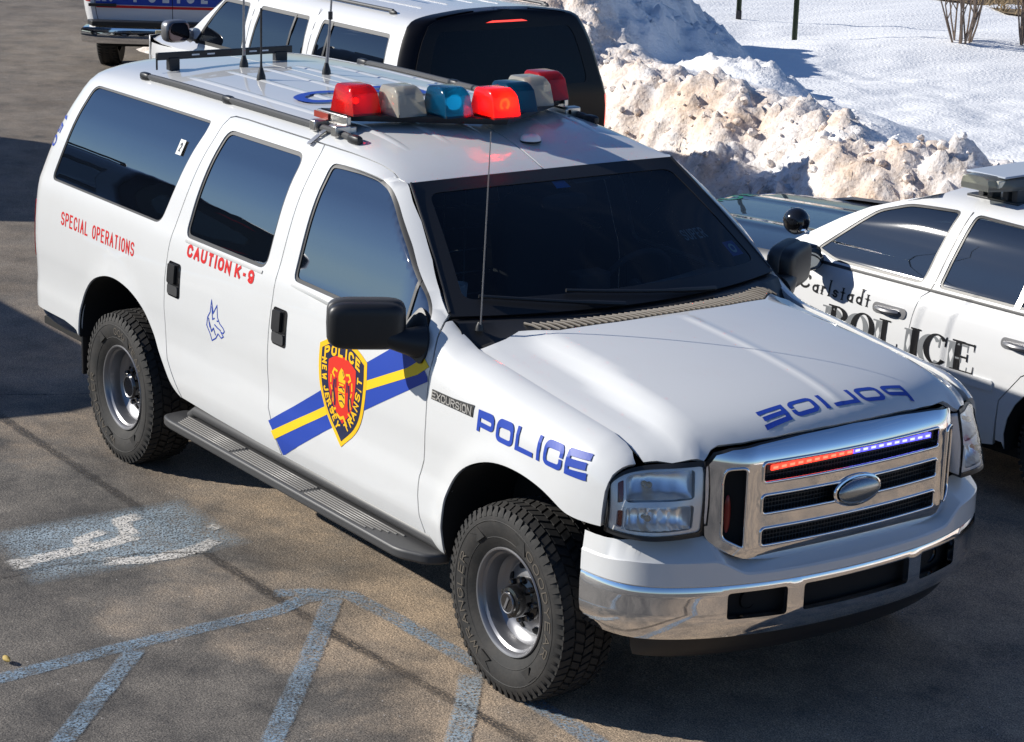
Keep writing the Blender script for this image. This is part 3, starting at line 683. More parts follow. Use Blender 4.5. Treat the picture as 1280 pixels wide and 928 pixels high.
# ------------------------------------------------------------------ posts, bare bushes, grass beyond the snow
green=mat('green_steel',(.035,.05,.025),.5,.3)
for i,(x,y,lb) in enumerate(((-14.0,12.2,'green steel post standing behind the snow heap, its dark foot showing'),(-12.42,11.69,'green steel post standing in the open snow, nearer of the two'))):
    z=hf(x,y)[0]; p=empty('sign_post',(x,y,z-.05),R(40),lb,'post','green posts in the snow')
    m=MB()
    for a,b,c,d in ((-.018,-.012,-.015,.012),(.015,-.012,.018,.012),(-.018,.009,.018,.012),(-.031,-.015,-.015,-.011),(.015,-.015,.031,-.011)): m.box((a,b,0),(c,d,2.3))
    m.build('channel',green,p,smooth=False); 
    if i==0: MB().box((-.034,-.02,0),(.034,.02,.16)).build('foot_sleeve',blackpl,p,bevel=.01)
twig=mat('twig_bark',(.17,.125,.095),.8)
def shrub(x,y,seed,lb,n=16,H=1.5):
    rnd=random.Random(seed); z=hf(x,y)[0]; o=MB()
    def grow(p,d,L,r,dep):
        pts=[p]; 
        for k in range(4):
            d=(d+Vector((rnd.gauss(0,.09),rnd.gauss(0,.09),.05))).normalized(); p=p+d*L/4; pts.append(p)
        o.tube(pts,[r*(1-.13*k) for k in range(5)],5,caps=False)
        if dep: 
            for k in range(rnd.choice((2,3))): q=pts[rnd.choice((2,3,4))]; grow(q,(d+Vector((rnd.gauss(0,.38),rnd.gauss(0,.38),.15))).normalized(),L*rnd.uniform(.45,.7),r*.55,dep-1)
    for k in range(n):
        a=rnd.random()*6.28; grow(Vector((.10*math.cos(a),.10*math.sin(a),0)),Vector((.38*math.cos(a)*rnd.random(),.38*math.sin(a)*rnd.random(),1)).normalized(),H*rnd.uniform(.4,.65),.013,2)
    b=o.build('bare_shrub',twig,ang=60); b.location=(x,y,z-.05); return tag(b,lb,'shrub','bare shrubs in the snow')
shrub(-10.97,12.87,4,'leafless shrub of thin upright twigs growing out of the snow'); shrub(-10.55,13.55,9,'leafless shrub cut by the right edge of the picture')
rnd=random.Random(5); gb=MB()
def gpoly(x,y): return True
dead=mat('dead_grass',(.27,.19,.10),.9); gp=[(-17.0,17.3),(-15.8,16.0),(-14.0,16.4),(-13.2,15.95),(-11.0,16.6),(-9,17.2),(-8,19),(-6,26),(-30,32),(-24,22)]
G=[]
us=[p[0] for p in gp]; vs=[p[1] for p in gp]
for i in range(9000):
    x=rnd.uniform(-20,-7); y=rnd.uniform(15.9,21); G.append((x,y))
k=inside(np.array(G),gp)
for (x,y),q in zip(G,k):
    if not q: continue
    z=hf(x,y)[0]; a=rnd.random()*6.28; h=rnd.uniform(.04,.14); w=.012; lx,ly=rnd.gauss(0,.06),rnd.gauss(0,.06)
    gb.add([(x-w*math.cos(a),y-w*math.sin(a),z),(x+w*math.cos(a),y+w*math.sin(a),z),(x+lx,y+ly,z+h)],[(0,1,2)])
gr0=ccw(dense(gp,.5)); V,_,F,_,_,_=delaunay_2d_cdt([Vector(p) for p in gr0]+[Vector((x,y)) for x in np.arange(-29,-6,.5) for y in np.arange(16.2,31,.5) if inside(np.array([(x,y)]),gr0)[0]],[(i,(i+1)%len(gr0)) for i in range(len(gr0))],[],1,1e-6)
gb.add([(v.x,v.y,hf(v.x,v.y)[0]+.012) for v in V],[tuple(t) for t in F])
dm_,_dl=nodes(dead); _dl.new(mixc(dm_,_dl,noisefac(dm_,_dl,4,.35,.7,8,.7),(.30,.21,.11),(.12,.09,.05)),dm_['Principled BSDF'].inputs['Base Color'])
tag(gb.build('dead_grass',dead,smooth=False,merge=False),kind='stuff')
# ------------------------------------------------------------------ the police truck in the middle
truck=empty('police_truck',(0,0,0),0,'big white police truck with coloured roof lights and a shield on its front door','police car')
def SR(s,t): return S(s,t)
SIDES=((1,S),(-1,mir(S)))
BC=[(-1.878,1.893),(-1.861,1.86),(-1.858,1.75),(-1.858,1.22),(-1.872,1.06),(-1.880,.87),(-1.866,.71),(-1.80,.585),(-1.763,.505)]
CC=[(-2.716,1.894),(-2.75,1.882),(-2.772,1.845),(-2.782,1.79),(-2.804,1.696),(-2.842,1.527),(-2.873,1.383),(-2.893,1.247),(-2.908,1.094),(-2.911,.943),(-2.908,.862),(-2.902,.771),(-2.879,.692),(-2.84,.640),(-2.794,.59),(-2.745,.525)]
DTR=[(-2.611,1.897),(-2.36,1.895)]
DTF=[(-1.747,1.896),(-1.567,1.906),(-1.419,1.917),(-1.324,1.914),(-1.245,1.890),(-1.188,1.848)]
PIL=[(-1.094,1.778),(-.995,1.712),(-.828,1.588),(-.713,1.492),(-.626,1.405)]
FC=[(-.618,1.353),(-.595,1.283),(-.565,1.22),(-.562,1.144),(-.562,.98),(-.575,.821),(-.604,.742),(-.607,.662),(-.594,.574),(-.565,.497)]
ARCH=[(-.49,.475),(-.425,.455),(-.418,.50),(-.404,.63),(-.390,.716),(-.350,.799),(-.266,.879),(-.131,.941),(-.01,.966),(.117,.966),(.231,.943),(.314,.912),(.378,.882),(.446,.874),(.525,.875),(.566,.877)]
ARCH=ARCH[:2]+smooth_poly(ARCH[2:],2,False)
HL=[(.572,.94),(.579,1.010),(.589,1.051),(.605,1.074),(.626,1.10)]
GAP=[(.584,1.150),(.541,1.176),(.468,1.199),(.296,1.219),(.005,1.252),(-.195,1.276),(-.43,1.304)]
GAP2=[(-.455,1.312),(-.545,1.345),(-.605,1.385)]
RARCH=[(-3.88,.575),(-3.885,.66),(-3.875,.748),(-3.82,.835),(-3.724,.912),(-3.589,.962),(-3.47,.980),(-3.357,.972),(-3.252,.945),(-3.156,.894),(-3.086,.833),(-3.010,.747),(-2.928,.654),(-2.845,.568),(-2.797,.535),(-2.75,.522)]
RARCH=smooth_poly(RARCH,2,False)
QWIN=round_poly([(-4.19,1.848),(-2.885,1.848),(-2.885,1.80),(-3.032,1.335),(-4.322,1.335),(-4.265,1.54)],.055,5)
RWIN=round_poly([(-2.70,1.838),(-1.968,1.838),(-1.968,1.325),(-2.762,1.325),(-2.752,1.50)],.06,5)
FWIN=round_poly([(-1.736,1.836),(-1.65,1.842),(-1.481,1.846),(-1.345,1.842),(-1.23,1.818),(-1.14,1.768),(-.923,1.62),(-.739,1.47),(-.69,1.40),(-.635,1.245),(-.733,1.25),(-.855,1.28),(-1.288,1.322),(-1.722,1.328)],.045,4)
rearx=lambda t: xrear(secz(t))-.05
TQ=[.62,.75,.9,1.05,1.2,1.35,1.5,1.65,1.8,1.89,1.95,2.05,2.2,2.4,TC-.02]
QUARTER=[(-4.30,.612),(-4.09,.612),(-3.93,.595)]+RARCH+CC[::-1]+DTR+BC[:1]+DTF+[(-1.181,1.90),(-1.183,2.05),(-1.186,2.3),(-1.189,TC-.001)]+[(-2.5,TC-.001),(-4.2,TC-.001)]+[(rearx(t),t) for t in TQ[::-1]]+[(-4.5,.615)]
FDOOR=BC+[(-1.3,.505),(-.9,.495)]+FC[::-1]+PIL[::-1]+DTF[::-1]
RDOOR=CC+[(-2.4,.512),(-2.0,.505)]+BC[::-1]+DTR[::-1]
FENDER=FC+ARCH+HL+GAP+GAP2
def window_set(parent,outl,f,gmat,name='window'):
    w=panel(name,inset(outl,-.004),f,gmat,parent,res=.028,off=-.010,flange=0)
    i1=inset(outl,.016)
    panel('window_seal',inset(outl,-.001),f,seal,w,holes=[i1],res=.03,off=-.006,flange=.008)
    return w
for sd,f in SIDES:
    q=panel('body_side',inset(QUARTER,.0036),f,white,truck,holes=[QWIN],res=.045,flange=.022)
    w=panel('quarter_window',inset(QWIN,-.004),f,tint,q,res=.06,off=-.007,flange=0)
    panel('window_seal',inset(QWIN,-.001),f,seal,w,holes=[inset(QWIN,.010)],res=.03,off=-.004,flange=.006)
    d=panel('rear_door',inset(RDOOR,.0036),f,white,truck,holes=[RWIN],res=.045,flange=.025); window_set(d,RWIN,f,tint)
    d2=panel('front_door',inset(FDOOR,.0036),f,white,truck,holes=[FWIN],res=.04,flange=.025); w2=window_set(d2,FWIN,f,tint)
    panel('window_divider',[(-.815,1.268),(-.80,1.268),(-.80,1.515),(-.815,1.528)],f,seal,w2,res=.05,off=-.004,flange=.006)
    fe=panel('front_fender',inset(FENDER,.0036),f,white,truck,res=.026,flange=.025)
    # chrome-edged belt mouldings under the door glass
    for dd,xa,xb,za,zb in ((d,-2.735,-1.985,1.311,1.311),(d2,-1.715,-.86,1.312,1.268)):
        panel('belt_moulding',[(xa,za-.008),(xb,zb-.008),(xb,zb+.006),(xa,za+.006)],f,alu,dd,res=.05,off=.004,flange=.01)
    # door handles: dark recess with a paddle
    for dd,hx in ((d,-2.81),(d2,-1.776)):
        hp=rrect(hx-.062,1.020,hx+.062,1.190,.018)
        hb=panel('door_handle',hp,f,blackgloss,dd,res=.03,off=.003,flange=.006)
        panel('handle_paddle',rrect(hx-.05,1.085,hx+.022,1.178,.010),f,blackpl,hb,res=.03,off=.016,flange=.014)
        panel('lock_plate',rrect(hx-.053,1.030,hx+.050,1.078,.012),f,greypl,hb,res=.03,off=.010,flange=.01)
    if sd==1:
        rd,fd,ff,qq=d,d2,fe,q
    # wheel housings
    for ar,cx in ((ARCH[1:-14],-.02),(RARCH,-3.47)):
        m=MB(); ar2=dense(ar,.05,False)
        rows=[[f(a,b) for a,b in ar2],[(f(a,b)[0],f(a,b)[1]*.955,f(a,b)[2]-.004) for a,b in ar2],[(f(a,b)[0],f(a,b)[1]*.66,f(a,b)[2]) for a,b in ar2]]
        rows[0]=[(p[0],p[1]*.993,p[2]-.003) for p in rows[0]]
        m.grid(rows); m.add(rows[-1]+[(cx,f(cx,.5)[1]*.66,.40)],[(i,i+1,len(ar2)) for i in range(len(ar2)-1)])
        m.build('wheel_housing',void,truck)
    # tail lamp on the rear corner, mud flap
    panel('tail_lamp',round_poly([(-4.50,1.19),(rearx(1.15)-.10,1.19),(rearx(1.0)-.10,.88),(-4.50,.88)],.03),f,tailred,truck,res=.04,off=.004,flange=.02)
    MB().box((-3.915,-sd*1.0,.36),(-3.895,-sd*.70,.72)).build('mud_flap',blackpl,truck,bevel=.004)
# tailgate
def tail(u,v):
    xr=xrear(v); yy=side_yz(xr+RC,v)[0]-.16
    return (xr-.012+.02*(u*u),u*yy,v)
panel('tailgate',[(-1,.62),(1,.62),(1,1.86),(-1,1.86)],tail,white,truck,holes=[rrect(-.86,1.30,.86,1.80,.08)],res=.08,ref=(0,0,1))
panel('rear_window',rrect(-.86,1.30,.86,1.80,.08),tail,tint,truck,res=.1,off=-.006,flange=0,ref=(0,0,1))
# floor so that light does not leak, drive train
m=MB(); m.box((-4.5,-.72,.50),(.62,.72,.54)); m.box((-4.5,-.95,.50),(-3.95,.95,.54)); m.box((-2.72,-.95,.50),(-.5,.95,.54)); m.box((.55,-.9,.45),(.60,.9,.85)); m.box((-.60,-.93,.54),(-.56,.93,1.10)); m.box((.55,-.82,.56),(.58,.82,1.02))
m.build('floor_pan',void,truck,smooth=False)
m=MB(); m.tube([(0,-.85,.37),(0,.85,.37)],.05); m.tube([(-3.48,-.85,.37),(-3.48,.85,.37)],.055); m.ell((-3.48,0,.37),.17,.16,.15); m.ell((0,.25,.37),.15,.13,.13); m.tube([(-3.4,0,.38),(-.5,.1,.45)],.04)
m.box((-4.4,-.48,.40),(.6,-.38,.52)); m.box((-4.4,.38,.40),(.6,.48,.52)); m.build('axle_and_frame',void,truck)
m=MB(); m.tube([(-3.2,-.62,.42),(-3.75,-.74,.41),(-4.02,-.86,.40)],.038,14,caps=False); m.tube([(-4.03,-.864,.40),(-3.9,-.80,.40)],.032,14); m.build('exhaust_pipe',blackpl,truck)
# ---------------- hood
he=[(-.222,0),(-.230,.2),(-.242,.30),(-.298,.545),(-.405,.672),(-.410,.735),(-.425,.80),(-.447,.840)]
hf=[(.005,.841),(.296,.841),(.468,.841),(.541,.840),(.584,.838),(.626,.833),(.66,.797),(.70,.757),(.74,.70),(.764,.657),(.755,.635),(.746,.612),(.748,.583),(.764,.539),(.781,.489),(.813,.357),(.836,.201),(.846,.09),(.848,0)]
HP=he+hf; HP=HP+[(x,-y) for x,y in HP[::-1][1:-1]]
HF=lambda x,y:(x,y,hood_z(x,y))
hood=panel('hood',inset(HP,.003),HF,white,truck,res=.035,flange=.02,ref=(0,0,-5))
# hood lettering, mirrored so that it reads in a driver's mirror
m=MB(); text(m,'POLICE',.745,.082,.0195,onsurf(HF,[(.706,.375),(.707,-.372),(.786,-.378),(.783,.386)],.745,.082,.0012,(0,0,-5)),ext=True,gap=.16)
m.build('hood_lettering',blue,hood,smooth=False,merge=False)
# ---------------- cowl and windscreen
def wbase(y): return (-.43-.25*y*y,1.402)
def WS(u,v):
    yb=.862*u; yt=.706*u; bx,bz=wbase(yb); tx=-1.188+.012*u*u; tz=1.836
    y=yb+(yt-yb)*v; b=.022*math.sin(math.pi*v)*(1-u*u*.6)
    return (bx+(tx-bx)*v+b*.5,y,bz+(tz-bz)*v+b)
def ins(y): # hood rear edge
    y=abs(y)
    for (a,b),(c,d) in zip(he,he[1:]):
        if b<=y<=d: return a+(c-a)*(y-b)/max(1e-6,d-b)
    return he[-1][0]
rows=[]
for i in range(61):
    y=-.86+1.72*i/60; bx,bz=wbase(y); hx=ins(y)+.03; z1=hood_z(hx-.03,min(.84,abs(y)))-.016
    rows.append([(bx-.03,y,bz-.012),(bx+(hx-bx)*.25,y,bz-.022),(bx+(hx-bx)*.6,y,z1+.004),(hx,y,z1)])
cowl=MB().grid(rows).build('cowl',blackpl,truck)
m=MB()
for i in range(46):
    y=-.60+1.32*i/45; bx,bz=wbase(y); hx=ins(y)-.012; z1=hood_z(hx,min(.84,abs(y)))-.004; a=bx+(hx-bx)*.42
    if hx-a<.03: continue
    za=bz-.016+(z1-bz)*.42
    m.tube([(a,y-.012,za+.004),(a+(hx-a)*.5,y-.004,(za+z1)/2+.007),(hx,y+.006,z1+.002)],.0055,6)
m.build('cowl_louvre',mat('sunlit_louvre',(.16,.14,.115),.4),cowl)  # beige-grey rib colour stands for sunlight caught on the louvres of the black cowl
ws=panel('windscreen',[(-1,0),(1,0),(1,1),(-1,1)],WS,wind,truck,res=.06,flange=0,ref=(-3,0,1))
panel('windscreen_border',[(-1.0,-.01),(1.0,-.01),(1.0,1.0),(-1.0,1.0)],WS,seal,ws,holes=[round_poly([(-.925,.10),(.925,.10),(.905,.90),(-.905,.90)],.07,5)],res=.05,off=.003,flange=.006,ref=(-3,0,1))
for s in (-1,1):   # bright drip moulding beside the windscreen
    MB().tube([WS(s*1.0,v) for v in np.linspace(.02,1,14)],.007,8).build('windscreen_moulding',seal,ws)
panel('blue_placard',[(-.02,.845),(.085,.845),(.075,.945),(-.01,.945)],WS,mat('blue_card',(.04,.34,.85),.4),ws,res=.1,off=-.008,flange=0,ref=(-3,0,1))
st=panel('inspection_sticker',[(.80,.17),(.90,.17),(.895,.28),(.80,.28)],WS,mat('blue_sticker',(.12,.16,.50),.5),ws,res=.1,off=-.006,flange=0,ref=(-3,0,1))
m=MB(); text(m,'0',.05,.05,.012,onsurf(WS,[(.82,.26),(.87,.26),(.87,.19),(.82,.19)],.05,.05,-.004,(-3,0,1))); m.build('sticker_number',mat('pale_print',(.75,.85,.8),.5),st,smooth=False)
m=MB(); text(m,'SUPER',.16,.045,.007,onsurf(WS,[(.555,.42),(.735,.42),(.74,.34),(.555,.34)],.16,.045,-.008,(-3,0,1))); m.build('screen_lettering',mat('faint_print',(.45,.48,.48),.6),ws,smooth=False)
panel('sun_visor_edge',[(.18,.90),(.47,.915),(.46,.955),(.17,.93)],WS,greyin,ws,res=.1,off=-.03,flange=0,ref=(-3,0,1))
# wipers
for a,b in (((.45,-.02),(-.42,.10)),((-.15,-.02),(-.86,.10))):
    p=[Vector(WS(a[0]+(b[0]-a[0])*k/8,a[1]+(b[1]-a[1])*k/8))+Vector((.012,0,.018)) for k in range(9)]
    MB().tube(p,[.012]*3+[.008]*6,8).build('wiper',blackpl,truck)
# ---------------- interior
m=MB()
rows=[]
for i in range(25):
    y=-.82+1.64*i/24; bx,bz=wbase(y); rows.append([(bx-.01,y,bz-.05),(bx-.25,y,bz-.03),(bx-.42,y,bz-.06),(bx-.46,y,bz-.14),(bx-.44,y,bz-.40)])
m.grid(rows).build('dashboard',greyin,truck)
MB().box((-.98,-.02,1.28),(-.88,.16,1.42)).build('dash_computer',darkin,truck,bevel=.01)
m=MB(); m.lathe([(.034,0),(.042,.11)],20,M=Matrix.Translation((-.87,-.66,1.35))); m.build('paper_cup',mat('white_paper',(.88,.88,.88),.6),truck)
m=MB(); m.tube([Vector((-1.05,.42,1.30))+Matrix.Rotation(R(-62),3,'Y')@Vector((.19*math.cos(t),.19*math.sin(t),0)) for t in np.linspace(0,2*math.pi,33)],.014,8,caps=False); m.tube([(-1.05,.42,1.30),(-.85,.42,1.2)],.03); m.build('steering_wheel',darkin,truck)
for y in (-.42,.42):
    m=MB(); m.ell((-1.45,y,.98),.26,.25,.09,e=.5); m.ell((-1.72,y,1.25),.09,.25,.36,e=.55,M=Matrix.Translation((-1.72,0,1.0))@Matrix.Rotation(R(-12),4,'Y')@Matrix.Translation((1.72,0,-1.0)))
    st=m.build('seat',darkin,truck); MB().ell((-1.80,y,1.66),.055,.13,.09,e=.6).build('head_restraint',darkin,st)
m=MB()
for k in range(13): m.tube([(-1.98,-.72+.12*k,.95),(-1.98,-.72+.12*k,1.84)],.004,5)
for k in range(9): m.tube([(-1.98,-.74,.97+.11*k),(-1.98,.74,.97+.11*k)],.004,5)
m.build('partition_cage',greyin,truck)
MB().box((-2.75,-.7,.95),(-2.6,.7,1.55)).box((-2.7,-.7,.9),(-2.2,.7,1.0)).build('rear_seat',darkin,truck,bevel=.04)
MB().ell((-1.03,0,1.72),.02,.12,.035,e=.6).build('rear_view_mirror',darkin,truck)
# ---------------- grille
def gx(y,z):
    a=abs(y); x=.888-.13*a*a if a<.47 else .8593-.1222*(a-.47)-.105*max(0,(a-.47)/.16)**2*.85
    if z>1.105: x-=.038*((z-1.105)/.095)**2
    if z<.80: x-=.02*((.80-z)/.08)**2
    return x
GR=lambda y,z:(gx(y,z),y,z)
half=[(0,1.205),(.25,1.199),(.45,1.187),(.555,1.174),(.605,1.153),(.632,1.105),(.633,.95),(.628,.84),(.612,.802),(.56,.775),(.515,.757),(.40,.740),(.2,.727),(0,.722)]
GO=half+[(-y,z) for y,z in half[::-1][1:-1]]
slots=[rrect(-.453,1.047,.453,1.124,.016),rrect(-.452,.925,.452,.998,.016),rrect(-.450,.800,.450,.868,.016)]
vs=round_poly([(.515,1.112),(.582,1.104),(.590,1.06),(.586,.835),(.515,.795)],.02)
holes=slots+[vs,[(-y,z) for y,z in vs]]
gr=panel('grille',GO,GR,chrome,truck,holes=holes,res=.03,flange=.045,ref=(-2,0,.95))
for h_ in holes:
    m=MB(); hh_=dense(h_,.03); m.tube([tuple(Vector(GR(a,b))+Vector((.000,0,0))) for a,b in hh_+hh_[:1]],.0065,8,caps=False); m.build('slot_lip',chrome,gr,ang=80)
panel('grille_surround',inset(GO,-.012),GR,seal,gr,holes=[inset(GO,.03)],res=.05,off=-.022,flange=.03,ref=(-2,0,.95))
m=MB(); rows=[[(gx(y,z)-.048,y,z) for y in np.linspace(-.61,.61,41)] for z in np.linspace(.77,1.14,9)]; m.grid(rows); m.build('grille_backing',void,gr)
m=MB()
for zc in (1.085,.961,.834):
    for z in (-.024,-.008,.008,.024): m.tube([(gx(y,zc)-.038,y,zc+z) for y in np.linspace(-.45,.45,19)],.0022,5)
    for k in range(60):
        y=-.45+.9*k/59; m.tube([(gx(y,zc)-.04,y,zc-.034),(gx(y,zc)-.04,y,zc+.034)],.0018,4)
m.build('grille_mesh',mat('mesh_black',(.02,.02,.021),.5),gr)
m=MB(); m.ell((0,0,0),.024,.105,.048,32,14,M=Matrix.Translation((.905,.0,.955))); em=m.build('grille_emblem',mat('emblem_grey',(.33,.36,.38),.22,.85),gr)
m=MB(); m.tube([(.893+0*t,.113*math.cos(t),.955+.056*math.sin(t)) for t in np.linspace(0,2*math.pi,41)],.008,8,caps=False); m.build('emblem_rim',chrome,em)
# red/blue lamp bar in the upper slot
lb=MB().box((.842,-.43,1.078),(.852,.43,1.118)).build('grille_lamp_bar',blackpl,gr)
for k in range(20):
    y=-.413+.826*(k+.5)/20; w=.0196
    c=(ledr,ledrc) if y<-.0 else (ledb,ledbc)
    e=MB().box((.852,y-w,1.087),(.860,y+w,1.109)).build('led_segment',c[0],lb,bevel=.003)
    MB().box((.8595,y-w*.6,1.0935),(.8615,y+w*.6,1.1025)).build('led_core',c[1],e,bevel=.001)
MB().ell((gx(-.55,.93)-.035,-.558,.925),.012,.014,.075).build('side_marker',mat('dim_red_lens',(.20,.012,.01),.2),gr)
# ---------------- head lamps
def path(P,a):
    L=[0]
    for p,q in zip(P,P[1:]): L.append(L[-1]+math.dist(p,q))
    a=min(max(a,0),1)*L[-1]
    for i in range(len(P)-1):
        if a<=L[i+1]+1e-9:
            u=(a-L[i])/(L[i+1]-L[i]); return Vector(P[i]).lerp(Vector(P[i+1]),u)
    return Vector(P[-1])
LB=smooth_poly([(.792,-.672,.868),(.772,-.80,.868),(.725,-.885,.868),(.65,-.935,.868),(.572,-.958,.870)],2,False)
LT=smooth_poly([(.772,-.658,1.128),(.728,-.735,1.120),(.672,-.80,1.114),(.634,-.855,1.106),(.602,-.907,1.088),(.583,-.950,1.05)],2,False)
def LAMP(a,b): return tuple(path(LB,a).lerp(path(LT,a),b)+Vector((.012*math.sin(math.pi*b),-.004*math.sin(math.pi*b),0)))
for sd in (1,-1):
    f=LAMP if sd==1 else mir(LAMP); ref=(.3,0,.95)
    g=panel('headlight',rrect(.01,.01,.99,.985,.05),f,lens,truck,res=.05,flange=0,ref=ref)
    panel('lamp_back',[(.0,.0),(1,0),(1,1),(0,1)],f,mat('lamp_silver',(.92,.92,.92),.35,.35),g,res=.06,off=-.060,flange=0,ref=ref)
    panel('lamp_frame',[(0,0),(1,0),(1,1),(0,1)],f,mat('lamp_frame_grey',(.88,.87,.86),.32,.3),g,holes=[rrect(.10,.07,.80,.44,.05),rrect(.10,.52,.80,.94,.05),rrect(.83,.10,.90,.40,.02),rrect(.83,.54,.90,.90,.02)],res=.05,off=-.012,flange=.045,ref=ref)
    panel('lamp_seal',[(-.03,-.05),(1.03,-.06),(1.03,1.03),(-.03,1.05)],f,seal,g,holes=[rrect(.015,.02,.985,.975,.05)],res=.06,off=-.004,flange=.05,ref=ref)
    for b0,b1 in ((.10,.40),(.54,.90)): panel('amber_reflector',[(.82,b0),(.91,b0),(.91,b1),(.82,b1)],f,amber,g,res=.06,off=-.022,flange=.004,ref=ref)
    # reflector bowls
    for b0,b1 in ((.08,.43),(.53,.93)):
        def bowl(u,v):
            a=.11+.68*u; b=b0+(b1-b0)*v; k=.050*(1-((u-.5)*2)**2)**.5*(1-((v-.5)*2)**2)**.4 if 0<u<1 and 0<v<1 else 0
            p=Vector(f(a,b)); return tuple(p+Vector((-.018-k+(.004*math.sin(u*46) if b0<.3 else .002*math.sin(u*30)),sd*.2*k,0)))
        m=MB(); m.grid([[bowl(i/44,j/10) for j in range(11)] for i in range(45)]); m.build('lamp_reflector',mat('reflector_chrome',(.97,.97,.96),.28,.9),g)
        c=Vector(f(.52,(b0+b1)/2)); m=MB(); m.tube([c+Vector((-.060,0,0)),c+Vector((-.03,0,0))],.009,12); m.ell(c+Vector((-.03,0,0)),.014,.013,.013); m.build('lamp_bulb',bulb,g)
# ---------------- front bumper
BPs=[(.946,0),(.940,.18),(.925,.33),(.898,.47),(.858,.61),(.805,.735),(.74,.84),(.665,.912),(.565,.950),(.44,.962)]
BPp=smooth_poly([(x,-y) for x,y in BPs[::-1]]+BPs[1:],2,False); BL=[0]
for p,q in zip(BPp,BPp[1:]): BL.append(BL[-1]+math.dist(p,q))
Lh=BL[-1]/2
def bplan(p):
    p=min(max(p+Lh,0),BL[-1])
    i=min(len(BL)-2,max(0,int(np.searchsorted(BL,p))-1)); u=(p-BL[i])/(BL[i+1]-BL[i])
    a,b=BPp[i],BPp[i+1]; t=Vector((b[0]-a[0],b[1]-a[1])).normalized(); n=Vector((t.y,-t.x))
    return Vector((a[0]+(b[0]-a[0])*u,a[1]+(b[1]-a[1])*u)),n
def BUMP(p,z):
    q,n=bplan(p); d=.045*max(0,(.56-z)/.10)**2*.6 + .004*max(0,(z-.655)/.01)
    return (q.x-n.x*d,q.y-n.y*d,z)
def p_of_y(y):
    i=min(range(len(BPp)),key=lambda k:abs(BPp[k][1]-y)); 
    return BL[i]-Lh
bref=(-1.5,0,.6)
ch=[round_poly([(p_of_y(-.268),.534),(p_of_y(.268),.534),(p_of_y(.268),.641),(p_of_y(-.268),.641)],.016)]
fo=round_poly([(p_of_y(.347),.530),(p_of_y(.602),.535),(p_of_y(.602),.639),(p_of_y(.347),.642)],.016)
ch+= [fo,[(-a,b) for a,b in fo]]
bumper=panel('front_bumper',[(-Lh,.455),(Lh,.455),(Lh,.668),(-Lh,.668)],BUMP,chrome,truck,holes=ch,res=.031,flange=.025,ref=bref)
m=MB(); m.grid([[tuple(Vector(BUMP(p,z))-Vector((bplan(p)[1].x*.05,bplan(p)[1].y*.05,0))) for p in np.linspace(-Lh+.12,Lh-.12,50)] for z in (.50,.66)]); m.build('bumper_backing',void,bumper)
for s in (-1,1):
    m=MB(); c=Vector((.835,s*.475,.588)); m.lathe([(.036,.01),(.038,0),(.034,-.004)],20,M=Matrix.Translation(c)@Matrix.Rotation(R(90),4,'Y')); m.build('fog_lamp_bezel',blackgloss,bumper)
def crease(y):
    y=abs(y); return .708+(.767-.708)*sstep(.50,.65,y)
def ztop(y):
    y=abs(y); return .752+(.836-.752)*sstep(.53,.67,y)
rows=[[],[],[],[],[]]
for p in np.linspace(-Lh,Lh,121):
    q,n=bplan(p); y=q.y; a=abs(y); k=abs(n.x)**1.5
    e=sstep(.35,.60,.0 if q.x>.6 else .6-q.x+.35)   # ends sweep up behind
    zt=ztop(y)-.012*sstep(.88,.96,a); zc=crease(y)-.012*sstep(.9,.96,a)
    d2=.015+.105*k if a>.6 else .015+.085*k
    if a<.655: d2=.10+(.095-.10)*a
    def at(d,z): return (q.x-n.x*d,q.y-n.y*d,z)
    rows[0].append(at(.010,.664)); rows[1].append(at(.002,.674)); rows[2].append(at(.004,zc-.004)); rows[3].append(at(.010,zc+.004)); rows[4].append(at(d2,zt))
m=MB(); m.grid(rows); rb=[[rows[4][i] for i in range(121)],[(rows[4][i][0]-.02*(1 if abs(rows[4][i][1])<.9 else .2),rows[4][i][1]*.99,rows[4][i][2]-.05) for i in range(121)]]; m.grid(rb)
m.build('bumper_top',white,bumper,ang=22)
rows=[[],[],[]]
for p in np.linspace(-Lh+.22,Lh-.22,70):
    q,n=bplan(p)
    for r,(d,z) in zip(rows,((.075,.475),(.085,.40),(.12,.350))): r.append((q.x-n.x*d,q.y-n.y*d,z))
MB().grid(rows).build('front_valance',blackpl,bumper)
# ---------------- rear bumper
RB=[(-3.96,-.955),(-4.25,-.975),(-4.50,-.955),(-4.66,-.88),(-4.76,-.70),(-4.79,0)]; RBp=smooth_poly(RB+[(x,-y) for x,y in RB[::-1][1:]],2,False)
m=MB(); rows=[]
for z,s in ((.525,.975),(.535,.99),(.555,1.0),(.60,1.0),(.615,.985)): rows.append([(-2.9+(x+2.9)*s,y*s,z) for x,y in RBp])
rows.append([(x*.98,y*.8,.61) for x,y in RBp]); m.grid(rows).build('rear_bumper',chrome,truck)
